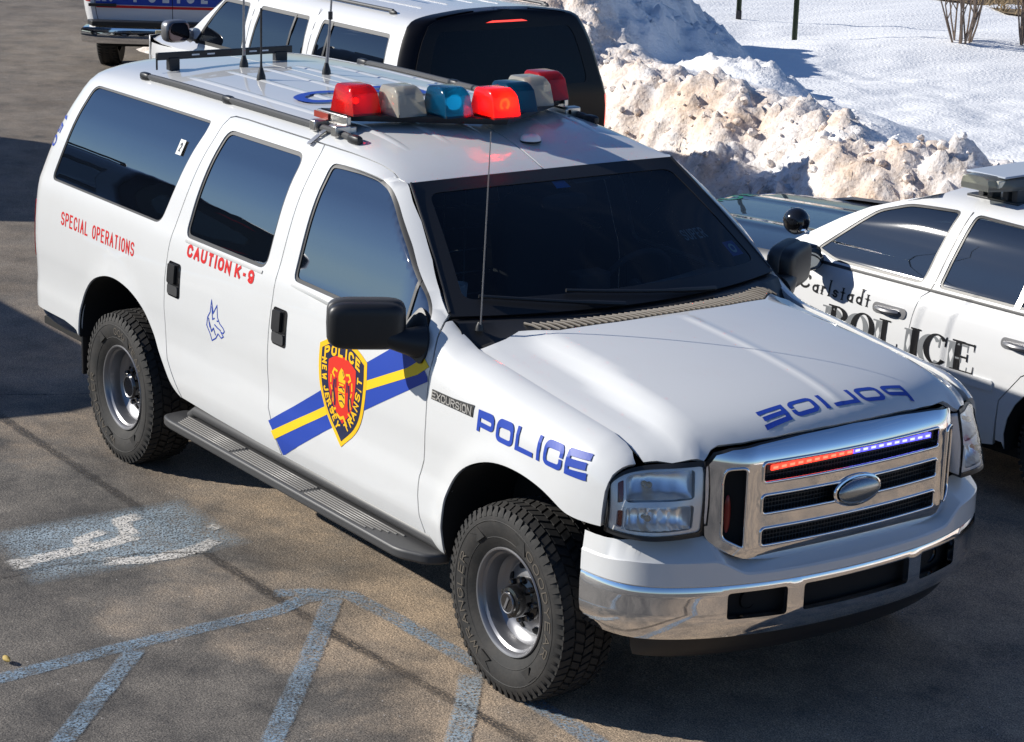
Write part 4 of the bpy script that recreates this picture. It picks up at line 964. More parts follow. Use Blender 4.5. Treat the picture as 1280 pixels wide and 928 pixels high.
# ---------------- running boards
for sd in (1,-1):
    x0,x1=-2.79,-.43; yo,yi=1.115,.945
    pl=round_poly([(x0,yi),(x0+.02,yo-.02),(x0+.10,yo),(x1-.17,yo),(x1-.03,yo-.07),(x1,yi)],.05,5)
    m=MB(); fn=lambda p,h:(p[0],-sd*p[1],h)
    rb=m.prism(pl,.405,.452,fn=fn).build('running_board',greypl,truck,bevel=.012,seg=3)
    m=MB(); m.tube([(x0+.10,-sd*.985,.452),(x0+.16,-sd*.97,.485),(x1-.10,-sd*.97,.485),(x1-.01,-sd*.965,.455)],[.02,.034,.034,.02],12); m.build('board_back_roll',greypl,rb)
    m=MB()
    for a,b in ((x0+.13,-2.08),(-2.05,-1.42),(-1.39,-.70)):
        for k in range(6):
            y=1.012+.0165*k; a2=a+.012*k*(1 if a<-2.2 else 0); b2=b-(.035*k if b>-1 else 0)
            m.box((a2,-sd*y-.0035,.452),(b2,-sd*y+.0035,.4575))
    m.build('tread_strip',mat('worn_tread',(.22,.21,.195),.4),rb,bevel=.0015,seg=1)
# ---------------- wheels
def text_arc(mb,s,r0,H,a0,a1,yy,w,sd,M):
    L=abs(R(a1-a0))*(r0+H/2); sg=1 if a1>a0 else -1
    def fn(x,y,lift):
        an=R(a0)+sg*x/(r0+H/2); rr_=r0+(y if sg<0 else H-y)
        return M@Vector((rr_*math.cos(an),rr_*math.sin(an),yy+lift))
    text(mb,s,L,H,w,fn,gap=.3)
def make_wheel(cx,sd,front,steer=0):
    # local: z outward from the car
    M=Matrix.Translation((cx,-sd*.868,.388))@Matrix.Rotation(R(steer),4,'Z')@Matrix.Rotation(R(90 if sd==1 else -90),4,'X')
    if sd==-1: M=M@Matrix.Rotation(math.pi,4,'Z')
    ro=.400; hw=.132
    ty=MB()
    prof=[(.222,.098),(.235,.106),(.26,.122),(.30,.131),(.335,.1325),(.362,.127),(.378,.116),(.388,.100),(.3885,0),(.388,-.100),(.378,-.116),(.335,-.132),(.26,-.122),(.222,-.098)]
    ty.lathe(prof,72,M=M)
    rnd=random.Random(3)
    N=58
    for row,(z0,z1) in enumerate(((.074,.118),(.026,.066),(-.02,.02),(-.066,-.026),(-.118,-.074))):
        for k in range(N):
            a=2*math.pi*(k+.5*(row%2)+.12*rnd.random())/N; da=2*math.pi/N*.36; sk=.012*(1 if row%2 else -1)
            vs=[]
            for zz in (z0,z1):
                top=ro-(.010 if abs(zz)>.1 else 0)-.03*abs(zz)
                for an in (a-da,a+da):
                    for rd_ in (.378,top):
                        an2=an+sk*(1 if zz==z1 else -1)*2
                        zc=zz if rd_>.39 or abs(zz)<.1 else zz*.985
                        vs.append(M@Vector((rd_*math.cos(an2),rd_*math.sin(an2),zc)))
            ty.add(vs,[(0,1,3,2),(4,6,7,5),(0,4,5,1),(2,3,7,6),(1,5,7,3),(0,2,6,4)])
    # shoulder lugs running down the sidewall
    for k in range(N):
        a=2*math.pi*(k+.25)/N; da=2*math.pi/N*.26
        for sgn in (1,-1):
            vs=[M@Vector((r*math.cos(x),r*math.sin(x),sgn*z)) for x in (a-da,a+da) for r,z in ((.352,.1315),(.390,.121),(.375,.100))]
            ty.add(vs,[(0,1,4,3),(1,2,5,4),(0,2,1),(3,4,5)])
    w=empty('wheel_'); w.name='wheel'; w.location=(0,0,0); w.parent=truck
    t=ty.build('tyre',rubber,w,ang=32)
    # moulded rings and flashes
    m=MB(); m.lathe([(.330,.1326),(.333,.1345),(.336,.1326)],72,M=M); m.lathe([(.262,.1225),(.265,.125),(.268,.1235)],72,M=M)
    for a0 in (60,240):
        for k in range(2):
            an=R(a0+60*k); 
            pts=[(.275,an),(.325,an+.10),(.325,an+.30),(.30,an+.16),(.275,an+.24)]
            m.prism([(r*math.cos(q),r*math.sin(q)) for r,q in pts],.128,.1338,fn=lambda p,h:M@Vector((p[0],p[1],h)))
    m.build('sidewall_relief',rubber,w)
    if sd==1:
        m=MB(); text_arc(m,'WRANGLER',.284,.036,(238 if front else 262),(155 if front else 178),.1335,.0045,sd,M); m.build('tyre_lettering',letters,w,smooth=False,merge=False)
        m=MB(); text_arc(m,'GOODYEAR',.284,.036,(60 if front else 95),(-25 if front else 30),.1335,.0045,sd,M); m.build('tyre_lettering',letters,w,smooth=False,merge=False)
    # steel rim
    rm=MB(); prof=[(.205,-.10),(.220,.094),(.2225,.104),(.219,.109),(.213,.107),(.207,.100),(.203,.088),(.193,.080),(.186,.060),(.184,.030),(.176,.020),(.166,.012),(.158,.008),(.150,-.002),(.144,-.004),(.120,.004),(.100,.012),(.086,.014),(.05,.014)]
    rm.lathe(prof,64,M=M); rim=rm.build('rim',steel,w,ang=25)
    for k in range(8):
        hb=MB()
        an=2*math.pi*(k+.5)/8; c=Vector((.134*math.cos(an),.134*math.sin(an),.0035)); rot=Matrix.Rotation(an,4,'Z')
        pts=[(.014*math.cos(t)+.134,.022*math.sin(t)) for t in np.linspace(0,2*math.pi,16,False)]
        hb.prism(pts,-.006,.0055,fn=lambda p,h:M@(rot@Vector((p[0],p[1],h-(p[0]-.134)*.35))))
        hb.build('vent_hole',void,rim)
    h=MB()
    if front:
        h.lathe([(.092,.010),(.092,.030),(.078,.036),(.068,.040),(.066,.085),(.060,.098),(.048,.102),(.046,.108),(.040,.112),(.0,.112)],32,M=M)
        for k in range(8):
            an=2*math.pi*k/8; h.lathe([(.013,.03),(.013,.052),(.009,.058),(0,.058)],10,M=M@Matrix.Translation((.082*math.cos(an),.082*math.sin(an),0)))
        for k in range(3):
            an=2*math.pi*k/3+.5; h.lathe([(.010,.08),(.010,.100),(0,.103)],8,M=M@Matrix.Translation((.058*math.cos(an),.058*math.sin(an),0)))
    else:
        h.lathe([(.098,.010),(.098,.028),(.082,.036),(.070,.040),(.068,.060),(.060,.068),(.054,.071),(.05,.067),(.0,.067)],32,M=M)
        for k in range(8):
            an=2*math.pi*k/8; h.lathe([(.013,.03),(.013,.050),(.009,.056),(0,.056)],10,M=M@Matrix.Translation((.084*math.cos(an),.084*math.sin(an),0)))
    hub=h.build('hub',blackgloss,rim,ang=30)
    m=MB()
    if front:
        m.lathe([(.044,.109),(.0415,.114),(.038,.1125)],28,M=M); m.box((-.006,-.028,.112),(.006,.028,.116),M=M@Matrix.Rotation(R(-25),4,'Z'))
    else: m.lathe([(.058,.068),(.055,.073),(.051,.070)],28,M=M)
    m.build('hub_ring',steel,hub)
    m=MB(); m.lathe([(.19,-.04),(.19,-.06),(0.0,-.06)],32,M=M); m.build('brake_disc',void,w)
    return w
for cx,fr in ((0,True),(-3.48,False)):
    for sd in (1,-1): make_wheel(cx,sd,fr,steer=(0))
# ---------------- door mirrors
for sd in (1,-1):
    f=S if sd==1 else mir(S)
    mr=empty('side_mirror'); mr.parent=truck
    c=Vector((-.800,-sd*1.150,1.358)); Mh=Matrix.Translation(c)@Matrix.Rotation(sd*R(-30),4,'Z')
    m=MB(); m.ell((0,0,0),.062,.158,.098,32,16,e=.45,M=Mh); m.build('mirror_housing',blackpl,mr,ang=60)
    m=MB(); m.ell((-.035,0,0),.040,.163,.104,32,12,e=.40,M=Mh); m.build('mirror_rim',greypl,mr,ang=60)
    m=MB(); m.ell((-.073,0,0),.004,.142,.085,28,8,e=.4,M=Mh); m.build('mirror_glass',mat('mirror_silver',(.7,.7,.7),.03,1),mr)
    # sail plate on the door and the arm
    sail=[(-.85,1.235),(-.72,1.218),(-.625,1.195),(-.605,1.225),(-.625,1.275),(-.70,1.365),(-.735,1.40),(-.78,1.34),(-.82,1.28)]
    panel('mirror_sail',round_poly(sail,.03),f,blackpl,mr,res=.03,off=.010,flange=.02)
    m=MB(); m.tube([(-.675,-sd*.955,1.285),(-.70,-sd*1.02,1.295),(-.74,-sd*1.08,1.31)],[.075,.055,.045],16); m.build('mirror_arm',blackpl,mr)
# ---------------- roof: rails, ribs, light bar, aerials
def roofp(x,y):
    t=1.9; lo,hi=1.6,TC
    for _ in range(40):
        mid=(lo+hi)/2
        if secy(mid)>abs(y): lo=mid
        else: hi=mid
    return Vector((x,y,S(x,lo)[2]))
for s in (-1,1):
    xs=np.linspace(-3.80,-1.70,30)
    m=MB(); 
    for dy,dz,w in ((0,.016,.017),): m.tube([roofp(x,s*.655)+Vector((0,0,.014)) for x in xs],[.008]+[.017]*28+[.008],10)
    rl=m.build('roof_rail',greypl,truck)
    for x in (-3.80,-2.9,-1.72): MB().ell(roofp(x,s*.655)+Vector((0,0,.012)),.05,.020,.022,12,8,e=.6).build('rail_foot',blackpl,rl)
for y in (-.52,-.30,-.10,.10,.30,.52):
    m=MB(); rows=[]
    for x in np.linspace(-3.6,-1.45,40):
        k=min(1,(x+3.6)/.12,(-1.45-x)/.25); k=max(k,0)
        rows.append([roofp(x,y-.026)+Vector((0,0,-.002)),roofp(x,y-.012)+Vector((0,0,.006*k-.001)),roofp(x,y+.012)+Vector((0,0,.006*k-.001)),roofp(x,y+.026)+Vector((0,0,-.002))])
    m.grid(rows).build('roof_rib',white,truck,ang=80)
# roof number
RFn=lambda x,y,l: roofp(x,y)+Vector((0,0,.0085+l))
m=MB(); 
for cx,cy,st in ((-2.58,-.30,'0'),(-2.58,.02,'5'),(-2.58,.30,'1')):
    pass
text(m,'150',.95,.30,.055,lambda x,y,l:RFn(-2.73+y,.50-x,l)); m.build('roof_number',blue,truck,smooth=False,merge=False)
bar=empty('light_bar'); bar.parent=truck
zb=2.016
m=MB()
for s in (-1,1):
    def P(d,z,o): return (-1.585-.665*d+o,s*d,z)
    rows=[[P(d,zb-.026,-.10),P(d,zb,-.115),P(d,zb,.115),P(d,zb-.028,.10),P(d,zb-.04,0),P(d,zb-.030,-.11)] for d in np.linspace(0,.605,12)]
    m.grid(rows)
m.build('bar_base',blackpl,bar)
for s in (-1,1):
    d=.585; x=-1.585-.665*d
    MB().box((x-.15,s*(d+.02)-.012,zb-.045),(x+.12,s*(d+.02)+.012,zb-.004)).build('end_plate',alu,bar,bevel=.004)
    MB().box((x-.155,s*(d+.038)-.004,zb-.040),(x-.03,s*(d+.038)+.004,zb-.012)).build('end_reflector',mat('dull_red',(.30,.05,.035),.3),bar)
    m=MB(); pr=roofp(x+.05,s*.66); m.box((x-.08,s*.60-.02,pr.z+.012),(x+.15,s*.60+.02,pr.z+.045)); m.box((x-.09,s*.64-.05,pr.z+.0),(x-.04,s*.64+.03,pr.z+.05)); m.box((x+.10,s*.64-.05,pr.z+.0),(x+.15,s*.64+.03,pr.z+.05))
    m.build('mounting_foot',alu,bar,bevel=.006)
    m=MB(); q=[roofp(x+.02,s*.62)+Vector((0,0,.03)),roofp(x+.02,s*.69)+Vector((0,0,.02)),Vector(roofp(x+.0,s*.735))+Vector((0,s*.010,.012))]
    rows=[[p+Vector((-.016,0,0)),p+Vector((.016,0,0))] for p in q]; m.grid(rows); m.grid([[p+Vector((-.016,0,-.006)),p+Vector((.016,0,-.006))] for p in q]); m.build('gutter_strap',alu,bar)
doms=[(-.525,d_red,'r1'),(-.355,d_clear,''),(-.179,d_blue,'b1'),(0,d_red,'r2'),(.179,d_blue,'b2'),(.355,d_clear,''),(.525,d_red,'')]
for y,mt,lit in doms:
    x=-1.585-.665*abs(y)
    def fr(z,k): 
        hx0,hx1=-.100,.112
        return hx0+.028*k*1.0,hx1-.035*k
    lv=[(0,0,1.0),(.045,.35,.965),(.095,.72,.90),(.116,.90,.86),(.126,1.15,.79)]
    rows=[]
    for z,k,wy in lv:
        a,b=fr(z,k)
        if z>.1: b-=.035*(z-.1)/.03
        P=rrect(a,-.076*wy,b,.076*wy,.011,3); rows.append([(x+p[0],y+p[1],zb+z) for p in P])
    m=MB(); m.grid(rows,closed=True); a,b=fr(.13,1.35); n=len(rows[-1])
    top=[( (p[0]-x)*.8+x-.004,(p[1]-y)*.8+y,zb+.1285) for p in rows[-1]]; m.grid([rows[-1],top],closed=True); m.add(top,[tuple(range(n))])
    dm=m.build('dome',mt,bar,ang=28)
    m=MB(); m.box((x-.10,y-.074,zb-.001),(x+.108,y+.074,zb+.010)); m.build('dome_base',blackpl,dm)
    # rotator inside
    m=MB(); m.ell((x-.02,y,zb+.055),.030,.040,.042,16,10); m.build('rotator',mat('rotator_silver',(.6,.6,.6),.2,.9),dm)
    if lit in('r2','b1','r1','b2'):
        big=lit in('r2','b1'); g=glow_r if lit[0]=='r' else glow_t
        c=Vector((x+.035,y+(.015 if big else -.02),zb+.058)); s_=1 if big else .38
        m=MB(); m.ell(c,.022*s_,.038*s_,.036*s_,16,10); lm=m.build('lit_lamp',g,dm)
        if big and lit=='r2':
            m=MB(); m.tube([c+Vector((.024,.022*math.cos(t),.022*math.sin(t))) for t in np.linspace(R(-60),R(240),14)],.006,6); m.build('filament',glow_y,lm)
m=MB(); x=-3.83; m.box((x-.012,-.58,2.010),(x+.012,.22,2.048)); m.box((x-.02,-.515,1.955),(x+.02,-.455,2.02)); m.box((x-.02,.115,1.955),(x+.02,.185,2.02)); m.box((x+.0,-.585,1.96),(x+.008,-.575,2.02))
rbk=m.build('rear_rack_bar',blackpl,truck,bevel=.003)
m=MB(); 
for y in (-.36,-.27,-.02,.05): m.box((x+.0122,y-.022,2.026),(x+.0142,y+.022,2.034))
m.build('bar_slot',whiteflat,rbk)
def aerial(x,y,h,r0,r1,base=True,lean=(0,0),coil=None):
    p=roofp(x,y); m=MB(); e=p+Vector((lean[0],lean[1],h))
    a=empty('aerial'); a.parent=truck
    mb=MB(); mb.lathe([(.024,0),(.022,.02),(.014,.045),(.010,.06)],16,M=Matrix.Translation(p)); mb.build('aerial_base',blackpl,a)
    m.tube([p+Vector((0,0,.03)),p.lerp(e,.28),e],[r0,r0*.6,r1],8); m.build('aerial_rod',steel if coil is not None else blackpl,a)
    if coil: 
        q=p.lerp(e,coil); MB().tube([q+Vector((0,0,-.02)),q+Vector((0,0,.02))],.012,10).build('loading_coil',blackpl,a)
aerial(-3.66,-.16,1.0,.010,.002,coil=0); aerial(-3.22,-.30,.36,.009,.006); aerial(-3.22,.08,1.0,.010,.002,coil=.30,lean=(.02,.06))
p=roofp(-1.43,.095); m=MB(); m.lathe([(.048,.0),(.050,.006),(.046,.009)],28,M=Matrix.Translation(p)); gp=m.build('gps_base',blackpl,truck)
m=MB(); m.lathe([(.047,.008),(.045,.022),(.034,.034),(.030,.036),(.0,.037)],28,M=Matrix.Translation(p)); m.build('gps_dome',whiteflat,gp)
wp=empty('whip_aerial'); wp.parent=truck
MB().tube([(-.50,-.80,1.365),(-.49,-.80,1.40),(-.455,-.80,2.175)],[.010,.0035,.0022],8).build('aerial_rod',steel,wp)
MB().lathe([(.018,0),(.014,.02),(.006,.035)],12,M=Matrix.Translation((-.50,-.80,1.36))).build('aerial_base',blackpl,wp)
# ---------------- markings (right side faces the camera; the left side carries the same ones)
def markings(f,sd,q,rd,fd,ff):
    def qd(a): return a if sd==1 else [a[1],a[0],a[3],a[2]]
    wl0=[('SPECIAL',0,.335),('OPERATIONS',.385,.487)]
    for wd,xo,ln in wl0:
        fx=onsurf(f,qd([(-4.128,1.199),(-3.256,1.199),(-3.256,1.127),(-4.128,1.127)]),.872,.073,.0012)
        m=MB(); text(m,wd,ln,.073,.0105,(lambda x,y,l,xo=xo: fx(x+xo,y,l)),gap=.30); m.build('side_lettering',red,q,smooth=False,merge=False)
    m=MB(); text(m,'150',.17,.085,.012,onsurf(f,qd([(-4.335,1.665),(-4.388,1.49),(-4.468,1.50),(-4.415,1.675)]) if sd==1 else [(-4.390,1.524),(-4.318,1.528),(-4.284,1.688),(-4.40,1.682)][0:4],.17,.085,.0012)); m.build('side_number',blue,q,smooth=False,merge=False)
    for wd,xo,ln in (('CAUTION',0,.435),('K-9',.475,.18)):
        fx2=onsurf(f,qd([(-2.703,1.302),(-2.046,1.302),(-2.046,1.240),(-2.703,1.240)]),.655,.062,.0014)
        m=MB(); text(m,wd,ln,.062,.0155,(lambda x,y,l,xo=xo: fx2(x+xo,y,l)),gap=.22); m.build('door_lettering',red,rd,smooth=False,merge=False)
    m=MB(); text(m,'POLICE',.685,.068,.0185,onsurf(f,qd([(-.193,1.130),(.487,1.103),(.490,1.036),(-.197,1.051)]),.685,.068,.0032),ext=True,gap=.16); m.build('fender_lettering',blue,ff,smooth=False,merge=False)
    bd=panel('model_badge',[(-.528,1.095),(-.232,1.095),(-.228,1.135),(-.524,1.135)],f,mat('badge_dark',(.10,.10,.10),.35,.6),ff,res=.05,off=.004,flange=.005)
    m=MB(); text(m,'EXCURSION',.28,.032,.0055,onsurf(f,qd([(-.522,1.131),(-.238,1.131),(-.238,1.099),(-.522,1.099)]),.28,.032,.0065),gap=.12,ext=True); m.build('badge_lettering',mat('badge_silver',(.72,.70,.66),.25,.7),bd,smooth=False,merge=False)
    # blue band with a yellow line across the front door
    band=[(-1.862,.648),(-1.402,.908),(-1.019,1.130),(-.855,1.225),(-.640,1.205),(-.572,1.168),(-.566,1.155),(-1.031,.915),(-1.344,.742),(-1.725,.522),(-1.752,.512),(-1.795,.588)]
    st=panel('door_stripe',band,f,blue,fd,res=.04,off=.0012,flange=0)
    yl=[(-1.80,.577),(-1.36,.827),(-1.03,1.022),(-.572,1.262)]; lo=[(x,z-.021) for x,z in yl]; hi=[(x,z+.021) for x,z in yl]
    panel('stripe_line',[(-1.807,.574)]+lo[1:3]+[(-.572,1.195),(-.62,1.218)]+hi[1:3][::-1]+[(-1.835,.607)],f,yellow,st,res=.04,off=.0020,flange=0)
    B=smooth_poly([(-1.42,1.121),(-1.327,1.164),(-1.20,1.182),(-1.109,1.168),(-1.023,1.129),(-1.022,1.043),(-1.027,.953),(-1.075,.830),(-1.218,.700),(-1.335,.760),(-1.385,.85),(-1.405,.963),(-1.42,1.055)],0)
    B=[(-1.415,1.121)]+smooth_poly([(-1.415,1.121),(-1.33,1.162),(-1.22,1.184),(-1.11,1.162),(-1.025,1.121)],2,False)[1:]+smooth_poly([(-1.025,1.121),(-1.020,1.03),(-1.035,.92),(-1.09,.80),(-1.220,.700)],2,False)[1:]+smooth_poly([(-1.220,.700),(-1.35,.80),(-1.405,.92),(-1.42,1.03),(-1.415,1.121)],2,False)[1:-1]
    cx,cz=-1.22,.96
    def sc(P,kx,kz,dz=0): return [(cx+(x-cx)*kx,cz+dz+(z-cz)*kz) for x,z in P]
    sb=panel('shield_badge',B,f,gold,fd,res=.04,off=.0024,flange=.0012)
    panel('shield_field',sc(B,.885,.905),f,navyv,sb,res=.04,off=.0032,flange=0)
    rdp=sc(B,.575,.625,.006)
    panel('shield_centre',rdp,f,redv,sb,res=.04,off=.0038,flange=0)
    fn0=onsurf(f,[(0,1),(1,1),(1,0),(0,0)],1,1,.0045)
    mx=(lambda x:x) if sd==1 else (lambda x:2*cx-x)
    def at(x,z,l=0): return fn0(mx(x),z,l)
    g=MB()
    # POLICE on an arch
    def arch(x,y,l): 
        u=x/.30; xx=cx-.150+x; return at(xx,1.064+.032*(1-((u-.5)*2)**2)+y,l)
    text(g,'POLICE',.30,.050,.0120,arch,gap=.28); g.build('shield_lettering',gold,sb,smooth=False,merge=False); g=MB()
    def curve(P,off):
        P=dense(P,.02,False); L=[0]
        for a,b in zip(P,P[1:]): L.append(L[-1]+math.dist(a,b))
        def fn(x,y,l):
            i=min(len(L)-2,max(0,int(np.searchsorted(L,x))-1)); a=Vector(P[i]); b=Vector(P[i+1]); t=(b-a).normalized(); n=Vector((-t.y,t.x))
            p=a+t*(x-L[i])+n*y; return at(p.x,p.y,l)
        return fn,L[-1]
    fn,L=curve([(-1.388,1.065),(-1.381,.97),(-1.352,.875),(-1.290,.795),(-1.262,.765)],0); text(g,'NEW',L*.31,.040,.0085,fn,gap=.30); g.build('shield_lettering',gold,sb,smooth=False,merge=False); g=MB(); text(g,'JERSEY',L*.62,.040,.0085,(lambda x,y,l,fn=fn,L=L: fn(x+L*.38,y,l)),gap=.30); g.build('shield_lettering',gold,sb,smooth=False,merge=False); g=MB()
    fn,L=curve([(-1.185,.770),(-1.125,.825),(-1.082,.905),(-1.056,.985),(-1.052,1.045)],0); text(g,'TRANSIT',L,.040,.0085,fn,gap=.30)
    g.build('shield_lettering',gold,sb,smooth=False,merge=False)
    # seal: horse head over a shield of three ploughs with supporters and a ribbon
    g=MB()
    def poly(P,l=0): 
        n=len(P); g.add([at(x,z,l) for x,z in P],[tuple(range(n))])
    poly([(cx-.026,.968),(cx+.028,.968),(cx+.028,.902),(cx+.016,.882),(cx,.874),(cx-.016,.882),(cx-.026,.902)]); strokes(g,[(cx-.018,.978),(cx+.020,.980)],.008,lambda x,y,l:at(x,y,l),.0)
    poly([(cx-.022,.988),(cx+.030,.988),(cx+.034,1.005),(cx+.014,1.004),(cx+.026,1.022),(cx+.012,1.044),(cx-.004,1.052),(cx-.020,1.030),(cx-.026,1.008)])
    for s in (-1,1):
        strokes(g,[(cx+s*.035,1.03),(cx+s*.062,1.036),(cx+s*.074,1.016),(cx+s*.056,1.002)],.010,lambda x,y,l:at(x,y,l),0)
        strokes(g,[(cx+s*.050,.862),(cx+s*.078,.848),(cx+s*.066,.832)],.010,lambda x,y,l:at(x,y,l),0)
        strokes(g,[(cx+s*.086,1.006),(cx+s*.088,.97)],.008,lambda x,y,l:at(x,y,l),0)
        strokes(g,[(cx+s*.086,.96),(cx+s*.070,.925),(cx+s*.073,.885)],.007,lambda x,y,l:at(x,y,l),0)
    strokes(g,[(cx-.045,.838),(cx-.015,.824),(cx+.012,.836),(cx+.04,.80)],.013,lambda x,y,l:at(x,y,l),0)
    g.build('shield_seal',gold,sb,smooth=False,merge=False)
    g=MB()
    for s in (-1,1):
        strokes(g,[(cx+s*.060,.99),(cx+s*.064,.95),(cx+s*.056,.90),(cx+s*.060,.872)],.013,lambda x,y,l:at(x,y,l),-.0002); strokes(g,[(cx+s*.046,1.0),(cx+s*.046,.955)],.008,lambda x,y,l:at(x,y,l),.0003); strokes(g,[(cx+s*.074,.94),(cx+s*.082,.90)],.007,lambda x,y,l:at(x,y,l),.0003)
    for k in range(3): strokes(g,[(cx-.020+.014*0,.962-.030*k),(cx+.004,.968-.030*k),(cx+.022,.955-.030*k)],.006,lambda x,y,l:at(x,y,l),.0006)
    strokes(g,[(cx+.008,1.040),(cx+.016,1.020)],.004,lambda x,y,l:at(x,y,l),.0006)
    g.build('seal_figures',navyv,sb,smooth=False,merge=False)
    # alsatian's head drawn in blue lines on the rear door
    g=MB(); kx,kz=-2.385,1.0
    D=[[(-.035,.09),(-.015,.03),(.02,.075),(.028,.02),(.05,-.005),(.085,-.02),(.098,-.032),(.085,-.045),(.06,-.042),(.088,-.06),(.066,-.072),(.035,-.058),(.01,-.085),(-.03,-.105),(-.045,-.075),(-.078,-.04),(-.07,.0),(-.045,.03),(-.035,.09)],[(-.03,.06),(-.02,.0),(.0,.01)],[(.022,.0),(.035,.004)],[(-.05,-.02),(-.03,-.06),(-.01,-.04),(.01,-.07)],[(-.06,0),(-.045,-.045)],[(.0,-.02),(.03,-.03),(.06,-.036)]]
    for i,P in enumerate(D): strokes(g,[(a if sd==1 else a,b) for a,b in P],.006,lambda x,y,l:Vector(onsurf(f,[(0,1),(1,1),(1,0),(0,0)],1,1,.0012)(kx+x,kz+y,l)),.0002*i)
    g.build('dog_head_emblem',blue,rd,smooth=False,merge=False)
    # small label inside the quarter glass
    lb=panel('glass_label',[(-3.075,1.665),(-3.02,1.665),(-3.02,1.735),(-3.075,1.735)],f,mat('label_white',(.62,.62,.58),.5),q,res=.1,off=.002,flange=.002)
    g=MB(); text(g,'2',.02,.04,.006,onsurf(f,qd([(-3.057,1.722),(-3.037,1.722),(-3.037,1.680),(-3.057,1.680)]),.02,.04,.003)); g.build('label_figure',blackv,lb,smooth=False)
markings(S,1,qq,rd,fd,ff)
# ------------------------------------------------------------------ shared car pieces
def simple_wheel(parent,c,r,w,side,rimmat,name='wheel',rim_r=.21):
    """side=+1: outer face towards local +y"""
    M=Matrix.Translation(c)@Matrix.Rotation(R(-90*side),4,'X')
    wh=empty(name); wh.parent=parent
    m=MB(); m.lathe([(rim_r,.35*w),(rim_r+.02,.46*w),(r-.07,.5*w),(r-.03,.48*w),(r-.008,.40*w),(r,.2*w),(r,-.2*w),(r-.008,-.40*w),(r-.03,-.5*w),(rim_r,-.4*w)],48,M=M)
    for k in range(64):
        a=2*math.pi*k/64
        for z0,z1 in ((.24*w,.42*w),(-.08*w,.08*w),(-.42*w,-.24*w)):
            vs=[M@Vector((q*math.cos(x),q*math.sin(x),z)) for z in (z0,z1) for x in (a-.028,a+.028) for q in (r-.012,r+.006)]
            m.add(vs,[(0,1,3,2),(4,6,7,5),(0,4,5,1),(2,3,7,6),(1,5,7,3)])
    m.build('tyre',rubber,wh)
    m=MB(); m.lathe([(rim_r-.02,-.3*w),(rim_r,.36*w),(rim_r-.008,.40*w),(rim_r-.03,.34*w),(rim_r-.05,.2*w),(.13,.22*w),(.10,.28*w),(.05,.32*w),(0,.33*w)],40,M=M)
    m.build('rim',rimmat,wh)
    return wh
def arch_pts(cx,cz,r,a0=-20,a1=200,n=16,kz=1.0): return [(cx+r*math.cos(R(a0+(a1-a0)*k/n)),cz+kz*r*math.sin(R(a0+(a1-a0)*k/n))) for k in range(n+1)]
# ------------------------------------------------------------------ the police sedan on the right
sedan=empty('police_sedan',(SED_POS[0],SED_POS[1],0),SED_ROT,'white police sedan with black serif lettering on its doors and a low clear roof light','police car')
def CL(x,t): p=CS(x,t); return (p[0],p[1],p[2])     # left side +y
def CR(x,t): p=CS(x,t); return (p[0],-p[1],p[2])
cref=lambda p: Vector((min(4.2,max(1.0,p[0])),0,.6))
AR=arch_pts(1.42,.33,.385); AF=arch_pts(4.33,.33,.385)
bt=.985  # belt parameter
C_B=[(2.405,bt),(2.44,.95),(2.46,.85),(2.475,.7),(2.47,.5),(2.45,.30)]
C_C=[(1.42,bt),(1.44,.9),(1.55,.80),(1.72,.70),(1.84,.55),(1.875,.30)]
C_A=[(3.56,bt),(3.53,.85),(3.52,.6),(3.53,.30)]
q_panel=[(.06,.36),(.9,.34),(1.02,.33)]+AR[::-1][1:-1]+[(1.82,.33),(1.862,.33)]+C_C[::-1][1:]+[(1.20,.985),(.9,.98),(.05,.965)]
rd_panel=C_C+[(2.1,.26)]+C_B[::-1]
fd_panel=C_B+[(3.0,.26)]+C_A[::-1]
ff_panel=C_A+[(3.90,.30)]+AF[::-1][1:-1]+[(4.75,.33),(5.22,.36),(5.24,.62),(5.22,.86),(4.6,.975)]
fwin_p=round_poly([(2.475,1.005),(3.10,1.005),(3.26,1.045),(2.93,1.315),(2.75,1.375),(2.405,1.395)],.04)
rwin_p=round_poly([(1.36,1.005),(2.375,1.005),(2.31,1.395),(1.95,1.385),(1.62,1.30)],.04)
PILF=[(3.56,.987),(3.30,1.14),(3.00,1.32),(2.85,1.375)]
green=[(1.02,.987)]+[(2.4,.987)]+PILF+[(2.72,1.425),(2.62,1.50),(2.58,1.75),(2.56,CTC-.001),(1.9,CTC-.001),(1.86,1.75),(1.84,1.5),(1.72,1.40),(1.50,1.30),(1.25,1.15)]
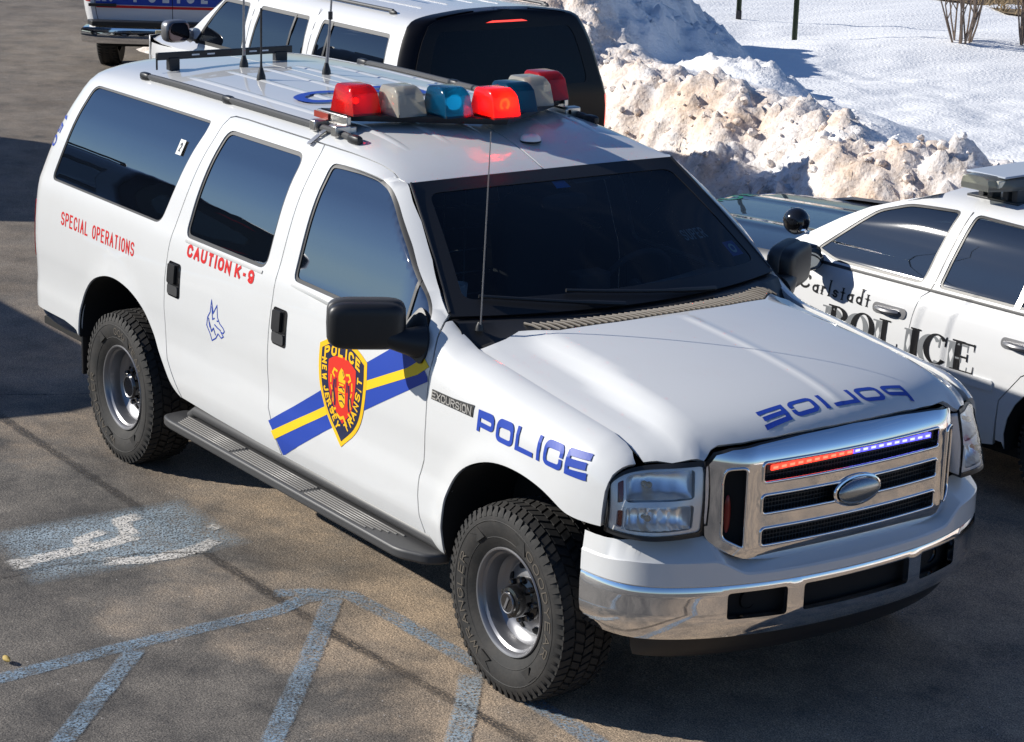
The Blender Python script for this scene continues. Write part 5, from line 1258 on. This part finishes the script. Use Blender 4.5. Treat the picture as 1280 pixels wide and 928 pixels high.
for sd,f in ((1,CL),(-1,CR)):
    g=panel('greenhouse',green,f,white2,sedan,holes=[fwin_p,rwin_p],res=.05,flange=.02,ref=cref)
    for wp,div in ((fwin_p,None),(rwin_p,1.86)):
        w=panel('side_window',inset(wp,-.004),f,clearg,g,res=.028,off=-.008,flange=0,ref=cref)
        panel('window_seal',wp,f,seal,w,holes=[inset(wp,.014)],res=.04,off=-.004,flange=.004,ref=cref)
        if div: panel('window_bar',[(div-.018,1.0),(div+.018,1.0),(div-.03,1.39),(div-.065,1.39)],f,alu,w,res=.05,off=-.001,flange=.004,ref=cref)
    panel('belt_strip',[(1.25,.980),(3.45,.980),(3.45,.993),(1.25,.993)],f,seal,g,res=.06,off=.005,flange=.006,ref=cref)
    panel('door_pillar_gap',[(2.405,.99),(2.411,.99),(2.345,1.40),(2.339,1.40)],f,seal,g,res=.06,off=.0015,flange=0,ref=cref)
    q=panel('rear_wing',inset(q_panel,.003),f,white2,sedan,res=.06,flange=.02,ref=cref)
    rdr=panel('rear_door',inset(rd_panel,.003),f,white2,sedan,res=.06,flange=.02,ref=cref)
    fdr=panel('front_door',inset(fd_panel,.003),f,white2,sedan,res=.06,flange=.02,ref=cref)
    fw_=panel('front_wing',inset(ff_panel,.003),f,navy,sedan,res=.06,flange=.02,ref=cref)
    for d,hx in ((rdr,1.755),(fdr,2.615)):
        h=panel('door_handle',rrect(hx-.115,.818,hx+.115,.872,.025),f,steel,d,res=.04,off=.006,flange=.006,ref=cref)
        m=MB(); pts=[Vector(f(hx-.07+.16*k/8,.846))+Vector((0,sd*(.012+.022*math.sin(math.pi*k/8)),0)) for k in range(9)]; m.tube(pts,[.010]+[.014]*7+[.010],8); m.build('handle_grip',steel,h)
    for d,a,b in ((rdr,1.885,2.455),(fdr,2.495,3.50)): panel('rub_strip',rrect(a,.585,b,.640,.012),f,white2,d,res=.06,off=.010,flange=.01,ref=cref)
    panel('tail_lamp',round_poly([(.06,.60),(.30,.60),(.34,.80),(.06,.84)],.02),f,tailred,sedan,res=.05,off=.006,flange=.01,ref=cref)
    panel('headlight',round_poly([(4.98,.60),(5.23,.62),(5.22,.74),(5.0,.78)],.02),f,lens,sedan,res=.05,off=.006,flange=.01,ref=cref)
    for ar,cx in ((AR,1.42),(AF,4.33)):
        a2=ar[1:-1]; m=MB(); m.grid([[tuple(Vector(f(a,b))-Vector((0,sd*.003,0))) for a,b in a2],[(f(a,b)[0],f(a,b)[1]*.62,f(a,b)[2]) for a,b in a2]])
        m.add([(f(a,b)[0],f(a,b)[1]*.62,f(a,b)[2]) for a,b in a2]+[(cx,sd*.6,.33)],[(i,i+1,len(a2)) for i in range(len(a2)-1)]); m.build('wheel_housing',void,sedan)
        simple_wheel(sedan,(cx,sd*.80,.33),.33,.225,sd,blackgloss)
    # lettering (upright for a reader at that side)
    def quad(x0,x1,z1,z0): return [(x0,z1),(x1,z1),(x1,z0),(x0,z0)] if sd==1 else [(x1,z1),(x0,z1),(x0,z0),(x1,z0)]
    L=.515; m=MB(); text(m,'C',.075,.078,.0125,onsurf(f,quad(3.272,3.197,.918,.840),.075,.078,.0015,cref),thin=.006,serif=0)
    text(m,'arlstadt',.415,.082,.0105,onsurf(f,quad(3.175,2.760,.914,.832),.415,.082,.0015,cref),gap=.32,thin=.0105,serif=.020)
    m.build('town_lettering',blackv,fdr,smooth=False,merge=False)
    for nm,mt,dx,dz,of in (('police_lettering_shadow',greyv,.042,-.012,.0012),('police_lettering',blackv,0,0,.0024)):
        for ch,x0,wd,dd in (('P',3.03,.135,fdr),('O',2.865,.17,fdr),('L',2.665,.135,fdr),('I',2.455,.075,rdr),('C',2.355,.16,rdr),('E',2.165,.145,rdr)):
            m=MB(); xa=x0+dx*(1)-.0
            serif(m,ch,wd,.155,onsurf(f,quad(xa,xa-wd,.793+dz,.638+dz),wd,.155,of,cref))
            m.build(nm,mt,dd,smooth=False,merge=False)
    # round badge on the door front
    def disc(r0,n=24): return [(3.40+r0*math.cos(2*math.pi*k/n),.835+r0*math.sin(2*math.pi*k/n)) for k in range(n)]
    b=panel('round_badge',disc(.085),f,blackv,fdr,res=.05,off=.0014,flange=0,ref=cref); panel('badge_ring',disc(.075),f,mat('badge_white',(.6,.6,.58),.4),b,res=.05,off=.002,flange=0,ref=cref); panel('badge_star',[(3.40+(.055 if k%2==0 else .028)*math.sin(2*math.pi*k/14),.835+(.055 if k%2==0 else .028)*math.cos(2*math.pi*k/14)) for k in range(14)],f,greyv,b,res=.05,off=.0026,flange=0,ref=cref)
    # mirror
    mr=empty('side_mirror'); mr.parent=sedan
    Mm=Matrix.Translation((3.17,sd*1.065,1.035))@Matrix.Rotation(R(-sd*12),4,'Z')
    m=MB(); m.ell((0,0,0),.060,.112,.075,28,14,e=.5,M=Mm); m.tube([(3.22,sd*.90,.99),(3.18,sd*1.0,1.015)],[.055,.04],10); m.build('mirror_housing',blackgloss,mr,ang=60)
    m=MB(); m.ell((-.055,0,0),.008,.096,.060,24,8,e=.45,M=Mm); m.build('mirror_glass',mat('far_mirror',(.25,.27,.28),.05,1),mr)
# spotlight on the left pillar
m=MB(); m.ell((3.47,.80,1.15),.078,.072,.075,24,14); sp=m.build('spotlight',blackgloss,sedan,ang=60)
MB().tube([(3.36,.835,1.12),(3.42,.83,1.11),(3.47,.81,1.09)],.012,8).build('spotlight_arm',chrome,sp)
# bonnet, boot, glass
def sbon(x,y):
    z=sedan_belt(x)+.028-.10*(abs(y)/.95)**3*.35-.012*(abs(y)/.9)**2
    if x>5.05: z-=.9*(x-5.05)**1.6
    return (x,y,z+.012*math.cos(min(1,abs(abs(y)-.35)/.1)*math.pi/2))
nose=[(3.50,-.86),(3.62,-.5),(3.68,0),(3.62,.5),(3.50,.86),(4.3,.90),(4.8,.84),(5.15,.70),(5.22,.4),(5.24,0),(5.22,-.4),(5.15,-.70),(4.8,-.84),(4.3,-.90)]
bo=panel('bonnet',nose,sbon,navy,sedan,res=.07,flange=.02,ref=(4.3,0,-5))
m=MB(); m.tube([tuple(Vector(sbon(5.235-.10*(abs(y)/.7)**2,y))+Vector((.012,0,-.006))) for y in np.linspace(-.72,.72,25)],.016,8); m.build('bonnet_lip',chrome,bo)
m=MB(); text(m,'POLICE',.95,.13,.028,lambda x,y,l: Vector(sbon(5.10-y,.475-x))+Vector((0,0,.003+l)),ext=True); m.build('bonnet_lettering',mat('green_vinyl',(.02,.16,.09),.4),bo,smooth=False,merge=False)
def sboot(x,y): return (x,y,sedan_belt(max(x,.0))+.025-.03*(abs(y)/.9)**3-(.6*(.12-x)**1.5 if x<.12 else 0))
panel('boot_lid',[(1.15,-.80),(1.15,.80),(.6,.86),(.10,.74),(.04,.4),(.03,0),(.04,-.4),(.10,-.74),(.6,-.86)],sboot,white2,sedan,res=.08,ref=(.6,0,-5))
def sws(u,v):
    b=Vector((3.70-.16*u*u,.80*u,.985)); t=Vector((2.66-.02*u*u,.60*u,1.425)); p=b.lerp(t,v); return (p.x+.03*math.sin(math.pi*v),p.y,p.z+.03*math.sin(math.pi*v))
panel('windscreen',[(-1.06,-.04),(1.06,-.04),(1.09,1.02),(-1.09,1.02)],sws,clearg,sedan,res=.1,flange=0,ref=(2.5,0,.8))
def sbw(u,v):
    b=Vector((.95+.12*u*u,.82*u,.985)); t=Vector((1.86,.60*u,1.425)); p=b.lerp(t,v); return (p.x-.03*math.sin(math.pi*v),p.y,p.z+.03*math.sin(math.pi*v))
panel('rear_screen',[(-1.06,-.04),(1.06,-.04),(1.09,1.02),(-1.09,1.02)],sbw,tint,sedan,res=.1,flange=0,ref=(2.5,0,.8))
def sfas(u,v):
    y=u*.93; x=5.24+.12*(1-(abs(u))**2.2)-.30*abs(u)**4-.04*(v-.5)**2*4; return (x,y,.25+v*.58)
panel('front_bumper',[(-1,0),(1,0),(1,.62),(-1,.62)],sfas,navy,sedan,res=.08,ref=(4,0,.6))
panel('grille',[(-.42,.66),(.42,.66),(.44,.98),(-.44,.98)],sfas,blackpl,sedan,res=.08,off=-.01,ref=(4,0,.6))
def sras(u,v):
    y=u*.93; x=-.02-.06*(1-abs(u)**2.2)+.16*abs(u)**4; return (x,y,.25+v*.66)
panel('rear_bumper',[(-1,0),(1,0),(1,.50),(-1,.50)],sras,white2,sedan,res=.08,ref=(1.5,0,.6)); panel('boot_face',[(-1,.51),(1,.51),(1,1.03),(-1,1.03)],sras,white2,sedan,res=.08,off=-.02,ref=(1.5,0,.6))
m=MB(); m.box((.2,-.85,.24),(5.1,.85,.29)); m.build('floor_pan',void,sedan,smooth=False)
m=MB()
for x,y in ((2.35,.42),(2.35,-.42)): m.ell((x+.2,y,.62),.26,.25,.09,e=.5); m.ell((x-.05,y,.92),.09,.24,.33,e=.55); m.ell((x-.10,y,1.27),.05,.12,.07,e=.6)
m.ell((1.25,0,.62),.3,.7,.1,e=.5); m.ell((1.0,0,.85),.1,.7,.28,e=.5); m.build('seats',darkin,sedan)
MB().box((3.15,-.78,.80),(3.6,.78,.97)).build('dashboard',darkin,sedan,bevel=.04)
# low light bar
sbz=1.512
sb=empty('light_bar'); sb.parent=sedan
bx=2.33
m=MB(); rows=[]
for y in np.linspace(-.70,.70,15):
    t=abs(y)/.70; k=1-.45*max(0,(t-.6)/.4)**2
    P=[(-.16*k,0),(.16*k,0),(.165*k,.02),(.15*k,.055),(.10*k,.072),(-.10*k,.072),(-.15*k,.055),(-.165*k,.02)]
    rows.append([(bx+a,y,sbz+b) for a,b in P])
m.grid(rows,closed=True); m.add(rows[0],[tuple(range(8))]); m.add(rows[-1],[tuple(range(8))[::-1]]); m.build('lens',dome('clear_bar_lens',(.62,.63,.58),.35),sb,ang=30)
MB().box((bx-.13,-.62,sbz+.064),(bx+.13,.62,sbz+.076)).build('lid',mat('bar_lid_grey',(.42,.46,.52),.35),sb,bevel=.01)
m=MB(); m.box((bx-.13,-.58,sbz+.008),(bx+.13,.58,sbz+.03)); m.build('lamp_tray',darkin,sb)
m=MB()
m.box((bx-.12,.60,sbz+.018),(bx+.12,.655,sbz+.056))
m.build('lamp_reflector',mat('pale_reflector',(.62,.60,.50),.25,.3),sb,bevel=.005)
for s in (-1,1):
    z=CS(bx,CTC-.55)[2]
    m=MB()
    for dx in (-.13,-.07,.03,.09): m.box((bx+dx-.018,s*.50-.035,z-.01),(bx+dx+.018,s*.50+.035,sbz+.005))
    m.box((bx-.17,s*.50-.05,z-.012),(bx+.17,s*.50+.05,z+.012)); m.build('mounting_foot',greypl,sb,bevel=.004)
# ------------------------------------------------------------------ box-bodied police wagons in the background
WSEC=[(.86,.20),(.92,.26),(.97,.34),(.995,.45),(1.0,.55),(.985,.62),(.965,.655),(.90,.80),(.83,.90),(.78,.945),(.71,.965),(.5,.985),(.25,.997),(0,1.0)]
WT=[]
for i,(y,z) in enumerate(WSEC): WT.append(z if z<=.945 else WT[-1]+math.hypot(y-WSEC[i-1][0],z-WSEC[i-1][1]))
wsy=pchip(WT,[p[0] for p in WSEC]); wsz=pchip(WT,[p[1] for p in WSEC]); WTC=WT[-1]
def wagon(root,hw,H,Lg,ra,fa,wr,paint,rearpaint,roofcol,gmat,rakeR,cfg):
    """local x=0 at the rear, nose at Lg; t is height/H up to the roof"""
    rc=.16
    def base(x,t):
        y=wsy(t)*hw; z=wsz(t)*H; xr=rakeR*max(0,wsz(t)-.62)
        if x>Lg-.8: y-=.16*((x-Lg+.8)/.8)**2
        s=x
        if s<xr+rc:
            a=min(math.pi/2,(xr+rc-s)/rc); r=min(rc,y); X=xr+rc-rc*math.sin(a); return (X,y-r+r*math.cos(a),z)
        return (x,y,z)
    wref=lambda p: Vector((min(Lg-1,max(.8,p[0])),0,H*.5))
    belt=.655; hx=cfg['ws_base']; tx=cfg['ws_top']; hood_z0=cfg['hood_t']
    arR=[(x,z/H) for x,z in arch_pts(ra,wr,wr+.075,-15,195)]; arF=[(x,z/H) for x,z in arch_pts(fa,wr,wr+.075,-15,195)]
    low=.24
    rear_s=lambda t: rakeR*max(0,wsz(t)-.62)-.02
    for sd in (1,-1):
        f=base if sd==1 else mir(base)
        body=[(rear_s(low)+.06,low+.03),(ra-wr-.075,low+.03)]+arR[::-1]+[(ra+wr+.09,low),(hx-.25,low),(hx-.25,belt+.02),(hx,belt+.02),(tx+.20,.86),(tx+.06,.93),(tx,.975),(tx-.02,1.2),(tx-.03,WTC-.001),(.6,WTC-.001),(rakeR*.38+.12,WTC-.001)]+[(rear_s(t)+cfg['dp'],t) for t in (1.4,1.2,1.05,.97,.93,.88,.8,.7,.6,.5,.4,.3)]
        b=panel('body_side',body,f,paint,root,holes=cfg['win'],res=.06,flange=.03,ref=wref)
        for w in cfg['win']:
            g=panel('side_window',inset(w,-.004),f,gmat,b,res=.09,off=-.006,flange=0,ref=wref)
            panel('window_seal',w,f,seal,g,holes=[inset(w,.016)],res=.05,off=-.003,flange=.004,ref=wref)
        for bars in cfg['bars']: panel('window_bar',bars,f,blackpl if len(bars)==4 else alu,b,res=.08,off=.001,flange=.003,ref=wref)
        for gx0,za,zb_ in cfg['gaps']: panel('door_gap',[(gx0,za),(gx0+.007,za),(gx0+.007,zb_),(gx0,zb_)],f,void,b,res=.08,off=.001,flange=0,ref=wref)
        corner=[(rear_s(t)+cfg['dp']-.004,t) for t in (.27,.4,.5,.6,.7,.8,.88,.93,.97,1.05,1.2,1.4)]+[(rear_s(t)-.10 if t<1 else rear_s(t)+.01,t) for t in (1.4,1.2,1.05,.97,.93,.88,.8,.7,.6,.5,.4,.27)]
        panel('rear_corner',corner,f,rearpaint,root,res=.05,flange=.02,ref=wref)
        wing=[(hx-.245,low)]+[(fa-wr-.10,low+.02)]+arF[::-1]+[(fa+wr+.10,low+.02),(Lg-.06,low+.03),(Lg-.06,hood_z0-.03),(hx-.245,hood_z0)]
        panel('front_wing',wing,f,paint,root,res=.06,flange=.02,ref=wref)
        panel('tail_lamp',round_poly([(.06,cfg['tl'][0]),(rear_s(.6)-.09,cfg['tl'][0]),(rear_s(.6)-.09,cfg['tl'][1]),(.06,cfg['tl'][1])],.02),f,cfg['tlm'],root,res=.05,off=.006,flange=.015,ref=wref)
        for cx in (ra,fa):
            simple_wheel(root,(cx,sd*(hw-.13),wr),wr,.24,sd,cfg['rim'],rim_r=wr-.15)
            ar=arR if cx==ra else arF
            m=MB(); m.grid([[tuple(Vector(f(a,q))-Vector((0,sd*.004,0))) for a,q in ar],[(f(a,q)[0],f(a,q)[1]*.62,f(a,q)[2]) for a,q in ar]]); m.add([(f(a,q)[0],f(a,q)[1]*.62,f(a,q)[2]) for a,q in ar]+[(cx,sd*hw*.6,wr)],[(i,i+1,len(ar)) for i in range(len(ar)-1)]); m.build('wheel_housing',void,root)
        Mm=Matrix.Translation((hx-.10,sd*(hw+.10),H*belt+.10)); mr=empty('side_mirror'); mr.parent=root
        m=MB(); m.ell((0,0,0),.075,.115,.095,24,12,e=.55,M=Mm); m.tube([(hx-.10,sd*(hw-.06),H*belt+.04),(hx-.10,sd*hw,H*belt+.07)],.05,10); m.build('mirror_housing',cfg['mirror'],mr,ang=60)
        m=MB(); m.ell((-.070,0,0),.008,.10,.078,20,8,e=.5,M=Mm); m.build('mirror_glass',mat('dark_mirror',(.10,.08,.09),.05,1),mr)
        m=MB(); m.tube([(x,sd*hw*.70,base(x,1.0)[2]+.03) for x in np.linspace(.55,tx-.5,12)],.014,8); m.ell((.55,sd*hw*.70,base(.55,1.0)[2]+.015),.05,.02,.022); rl=m.build('roof_rail',greypl,root)
        m=MB()
        panel('headlight',round_poly([(Lg-.42,.42),(Lg-.08,.42),(Lg-.08,.53),(Lg-.38,.53)],.02),f,lens,root,res=.06,off=.006,flange=.01,ref=wref)
    # rear face
    def face(u,t): 
        y=base(rear_s(t)+.3,t)[1]-.155
        return (rakeR*max(0,wsz(t)-.62)-.015-.03*(1-u*u),u*max(.05,y)*1.01,wsz(t)*H)
    fr=(1.5,0,H*.5)
    rw=rrect(-.90,cfg['rw'][0],.90,cfg['rw'][1],.05)
    gt=panel('tailgate',[(-1.06,.27),(1.06,.27),(1.06,.94),(1.03,WTC-.02),(-1.03,WTC-.02),(-1.06,.94)],face,rearpaint,root,holes=[rw],res=.06,flange=.01,ref=fr)
    panel('rear_window',rw,face,cfg['rwm'],gt,res=.1,off=-.004,flange=0,ref=fr)
    panel('high_brake_light',round_poly([(-.30,.945),(.30,.945),(.22,.966),(-.22,.966)],.01),face,cfg['brake'],gt,res=.05,off=.008,flange=.01,ref=fr)
    m=MB(); rows=[]
    for z,k in ((.42,.985),(.44,1.0),(.56,1.0),(.585,.97)):
        rows.append([(.16,-hw*k,z),(-.06,-hw*.99*k,z),(-.15*k,-hw*.80,z),(-.17*k,0,z),(-.15*k,hw*.80,z),(-.06,hw*.99*k,z),(.16,hw*k,z)])
    m.grid(rows); m.grid([rows[-1],[(0.05,p[1]*.9,p[2]+.003) for p in rows[-1]]]); bp=m.build('rear_bumper',cfg['bump'],root,ang=50)
    m=MB(); m.prism([(-.17,-hw*.55),(-.15,-hw*.86),(0,-hw*.93),(0,hw*.93),(-.15,hw*.86),(-.17,hw*.55)],.60,.66,fn=lambda p,h:(p[0],p[1],h)); m.build('bumper_step',blackpl,bp,bevel=.01)
    # bonnet, windscreen, front
    def bon(x,y):
        ye=hw*.985-.16*(max(0,x-Lg+.8)/.8)**2
        return (x,y,H*hood_z0-.016+.085*(1-min(1,abs(y)/ye)**4)+.03*(1-(x-hx+.25)/(Lg-hx+.25))*(1-min(1,abs(y)/ye)**4)-(.5*max(0,x-Lg+.25)**1.5)*(1-min(1,abs(y)/ye)**4))
    panel('bonnet',[(hx-.28,-hw*.982),(hx-.2,0),(hx-.28,hw*.982),(Lg-.8,hw*.982),(Lg-.5,hw*.982-.024),(Lg-.25,hw*.982-.08),(Lg-.10,hw*.982-.126),(Lg-.08,0),(Lg-.10,-hw*.982+.126),(Lg-.25,-hw*.982+.08),(Lg-.5,-hw*.982+.024),(Lg-.8,-hw*.982)],bon,paint,root,res=.08,ref=(Lg,0,-9))
    def wsf(u,v):
        b=Vector((hx+.06-.12*u*u,u*hw*.86,H*belt+.03)); t=Vector((tx+.01,u*hw*.66,H*.965)); return tuple(b.lerp(t,v)+Vector((.03,0,.03))*math.sin(math.pi*v))
    panel('windscreen',[(-1.06,-.03),(1.06,-.03),(1.09,1.02),(-1.09,1.02)],wsf,clearg,root,res=.1,flange=0,ref=(1,0,H*.4))
    m=MB()
    for s in (-1,1): m.tube([tuple(Vector(wsf(s*1.04,v))) for v in np.linspace(-.03,1.02,10)],.03,8)
    m.build('pillar_trim',seal,root)
    def ff(u,v): return (Lg-.05-.12*abs(u)**3,u*hw*.92,.30+v*(H*hood_z0-.30))
    panel('front_bumper',[(-1,0),(1,0),(1,.42),(-1,.42)],ff,chrome,root,res=.08,off=.06,ref=(1,0,.5)); panel('grille',[(-.55,.45),(.55,.45),(.55,.98),(-.55,.98)],ff,blackpl,root,res=.08,off=.01,ref=(1,0,.5)); panel('front_face',[(-1,.0),(1,.0),(1,1.02),(-1,1.02)],ff,paint,root,res=.08,off=-.01,ref=(1,0,.5))
    m=MB(); m.box((.1,-hw*.8,.36),(Lg-.1,hw*.8,.42)); m.box((hx-.3,-hw*.85,.42),(hx-.26,hw*.85,H*belt)); m.build('floor_pan',void,root,smooth=False)
    m=MB()
    for x in (hx-1.15,hx-2.0):
        for y in (-.4,.4): m.ell((x,y,H*.50),.1,.23,.33,e=.55); m.ell((x-.04,y,H*.72),.05,.12,.07,e=.6)
    m.build('seats',darkin,root)
    return base,face,gt
# white one with the black tail, behind the big truck
suv=empty('police_wagon',(-7.02,3.915,0),R(180),'white wagon with a black tail and dark rear glass behind the big truck','police car')
def wq(x0,x1,b0,b1,t0=.66,t1=.895): return round_poly([(x0,t0),(x1,t0),(b1,t1),(b0,t1)],.03)
cfgS=dict(ws_base=3.45,ws_top=2.80,hood_t=.62,win=[wq(.30,1.38,.36,1.34),wq(1.50,2.36,1.54,2.32),round_poly([(2.46,.66),(3.28,.66),(2.92,.895),(2.50,.895)],.03)],
 bars=[[(1.20,.665),(1.225,.665),(1.205,.89),(1.18,.89)],[(1.76,.665),(1.785,.665),(1.765,.89),(1.74,.89)]],gaps=[(1.44,.26,.93),(2.41,.26,.93)],dp=.13,tl=(.46,.60),tlm=tailred2,rim=steel,
 mirror=steel,rw=(.665,.915),rwm=glass('dark_rear_glass',(.02,.02,.022),ior=1.3,bodyw=.3,body=(.004,.004,.008)),brake=tailred2,bump=blackpl)
wagon(suv,1.0,1.73,4.40,1.08,3.55,.37,white2,blackp,white2,tint2,.34,cfgS)
for s in (-1,1):
    for k in range(4):
        y=s*(.16+.0)+(-.27+.18*k)*.0+(-.36+.24*k); 
    pass
m=MB()
for y in (-.36,-.12,.12,.36):
    m.tube([(x,y,1.745+.012) for x in (.7,2.4)],.008,6)
m.build('roof_rib',white2,suv)
# van at the top left, seen from behind
van=empty('police_van',(-15.2,5.22,0),R(146.5),'white and blue police van seen from behind, its number plate reading 3 DARE','police van')
cfgV=dict(ws_base=4.2,ws_top=3.45,hood_t=.60,win=[wq(.45,1.7,.50,1.64),wq(1.85,2.75,1.88,2.7),round_poly([(2.88,.675),(3.95,.675),(3.55,.885),(2.92,.885)],.03)],bars=[],gaps=[(1.78,.26,.93),(2.82,.26,.93)],dp=.10,tl=(.42,.62),tlm=tailred,rim=steel,mirror=blackpl,rw=(.66,.90),rwm=tint,brake=tailred,bump=chrome)
vb,vf,vg=wagon(van,.99,2.02,5.7,1.28,4.75,.40,white2,white2,white2,tint,.16,cfgV)
vr=(1.5,0,1.0)
panel('blue_band',[(-.99,.407),(.99,.407),(.99,.60),(-.99,.60)],vf,blue,vg,res=.08,off=.003,flange=0,ref=vr)
panel('red_stripe',[(-.99,.390),(.99,.390),(.99,.404),(-.99,.404)],vf,red,vg,res=.08,off=.003,flange=0,ref=vr)
for u in (-1.0,.0,1.0): panel('tailgate_gap',[(u-.004,.28),(u+.004,.28),(u+.004,.60),(u-.004,.60)],vf,void,vg,res=.1,off=.004,flange=0,ref=vr)
m=MB(); text(m,'POLICE',.86,.16,.036,onsurf(vf,[(.50,.500),(-.47,.500),(-.47,.423),(.50,.423)],.86,.16,.005,vr),gap=.75); m.build('tail_lettering',mat('pale_vinyl',(.55,.60,.66),.3),vg,smooth=False,merge=False)
m=MB(); text(m,'225',.20,.15,.022,onsurf(vf,[(.98,.497),(.76,.497),(.76,.423),(.98,.423)],.20,.15,.005,vr)); m.build('unit_number',mat('pale_vinyl_b',(.45,.50,.60),.3),vg,smooth=False,merge=False)
m=MB(); m.ell((-.045,-.82,.83),.012,.085,.036,24,10); m.build('oval_badge',navyv,vg)
m=MB(); m.box((-.055,.60,.80),(-.035,.90,.835)); m.build('handle_strip',blackpl,vg,bevel=.006)
pl=MB().box((-.215,-.165,.41),(-.205,.165,.58)).build('number_plate',plate_y,van,bevel=.004)
m=MB(); pf=lambda x,y,l: Vector((-.2165-l,.145-x,.445+y)); text(m,'3 DARE',.29,.085,.012,pf,gap=.25); m.build('plate_lettering',blackv,pl,smooth=False,merge=False)
m=MB(); text(m,'NEW JERSEY',.16,.020,.003,lambda x,y,l: Vector((-.2165-l,.08-x,.545+y))); m.build('plate_state',blackv,pl,smooth=False,merge=False)
# two dark vans out of frame to the left: they throw the shadows across the tarmac and show in the truck's glass
for nm,loc,hw_,H_,L_,lb in (('dark_van',(-6.9,-3.55,0),.99,2.0,4.9,'dark blue van beyond the left edge, mirrored in the truck glass'),('tall_van',(-12.7,-2.15,0),1.05,3.0,4.5,'tall dark van parked farther back beyond the left edge of the picture')):
    rt_=empty(nm,loc,R(180),lb,'van','dark vans beyond the left edge')
    cf=dict(ws_base=3.75,ws_top=3.1,hood_t=.55,win=[wq(.40,1.45,.44,1.40),wq(1.6,2.4,1.63,2.36),round_poly([(2.52,.675),(3.5,.675),(3.18,.885),(2.56,.885)],.03)],bars=[],gaps=[(1.52,.26,.93),(2.46,.26,.93)],dp=.10,tl=(.42,.60),tlm=tailred,rim=steel,mirror=blackpl,rw=(.66,.90),rwm=tint2,brake=tailred,bump=chrome)
    wagon(rt_,hw_,H_,L_,1.1,4.0,.38,navy,navy,navy,tint2,.12,cf)
# ------------------------------------------------------------------ tidy the tree: thing > part > sub-part, parts are meshes
bpy.context.view_layer.update()
kids={}
for o in bpy.data.objects:
    if o.parent: kids.setdefault(o.parent.name,[]).append(o)
for o in [o for o in bpy.data.objects if o.type=='EMPTY' and o.parent]:
    ch=kids.get(o.name,[]); first=ch[0]; par=o.parent; nm=o.name.split('.')[0]
    for c in ch[1:]: c.parent=first
    first.parent=par; bpy.data.objects.remove(o); first.name=nm
def depth(o):
    d=0
    while o.parent: o=o.parent; d+=1
    return d
for o in list(bpy.data.objects):
    while depth(o)>2: o.parent=o.parent.parent
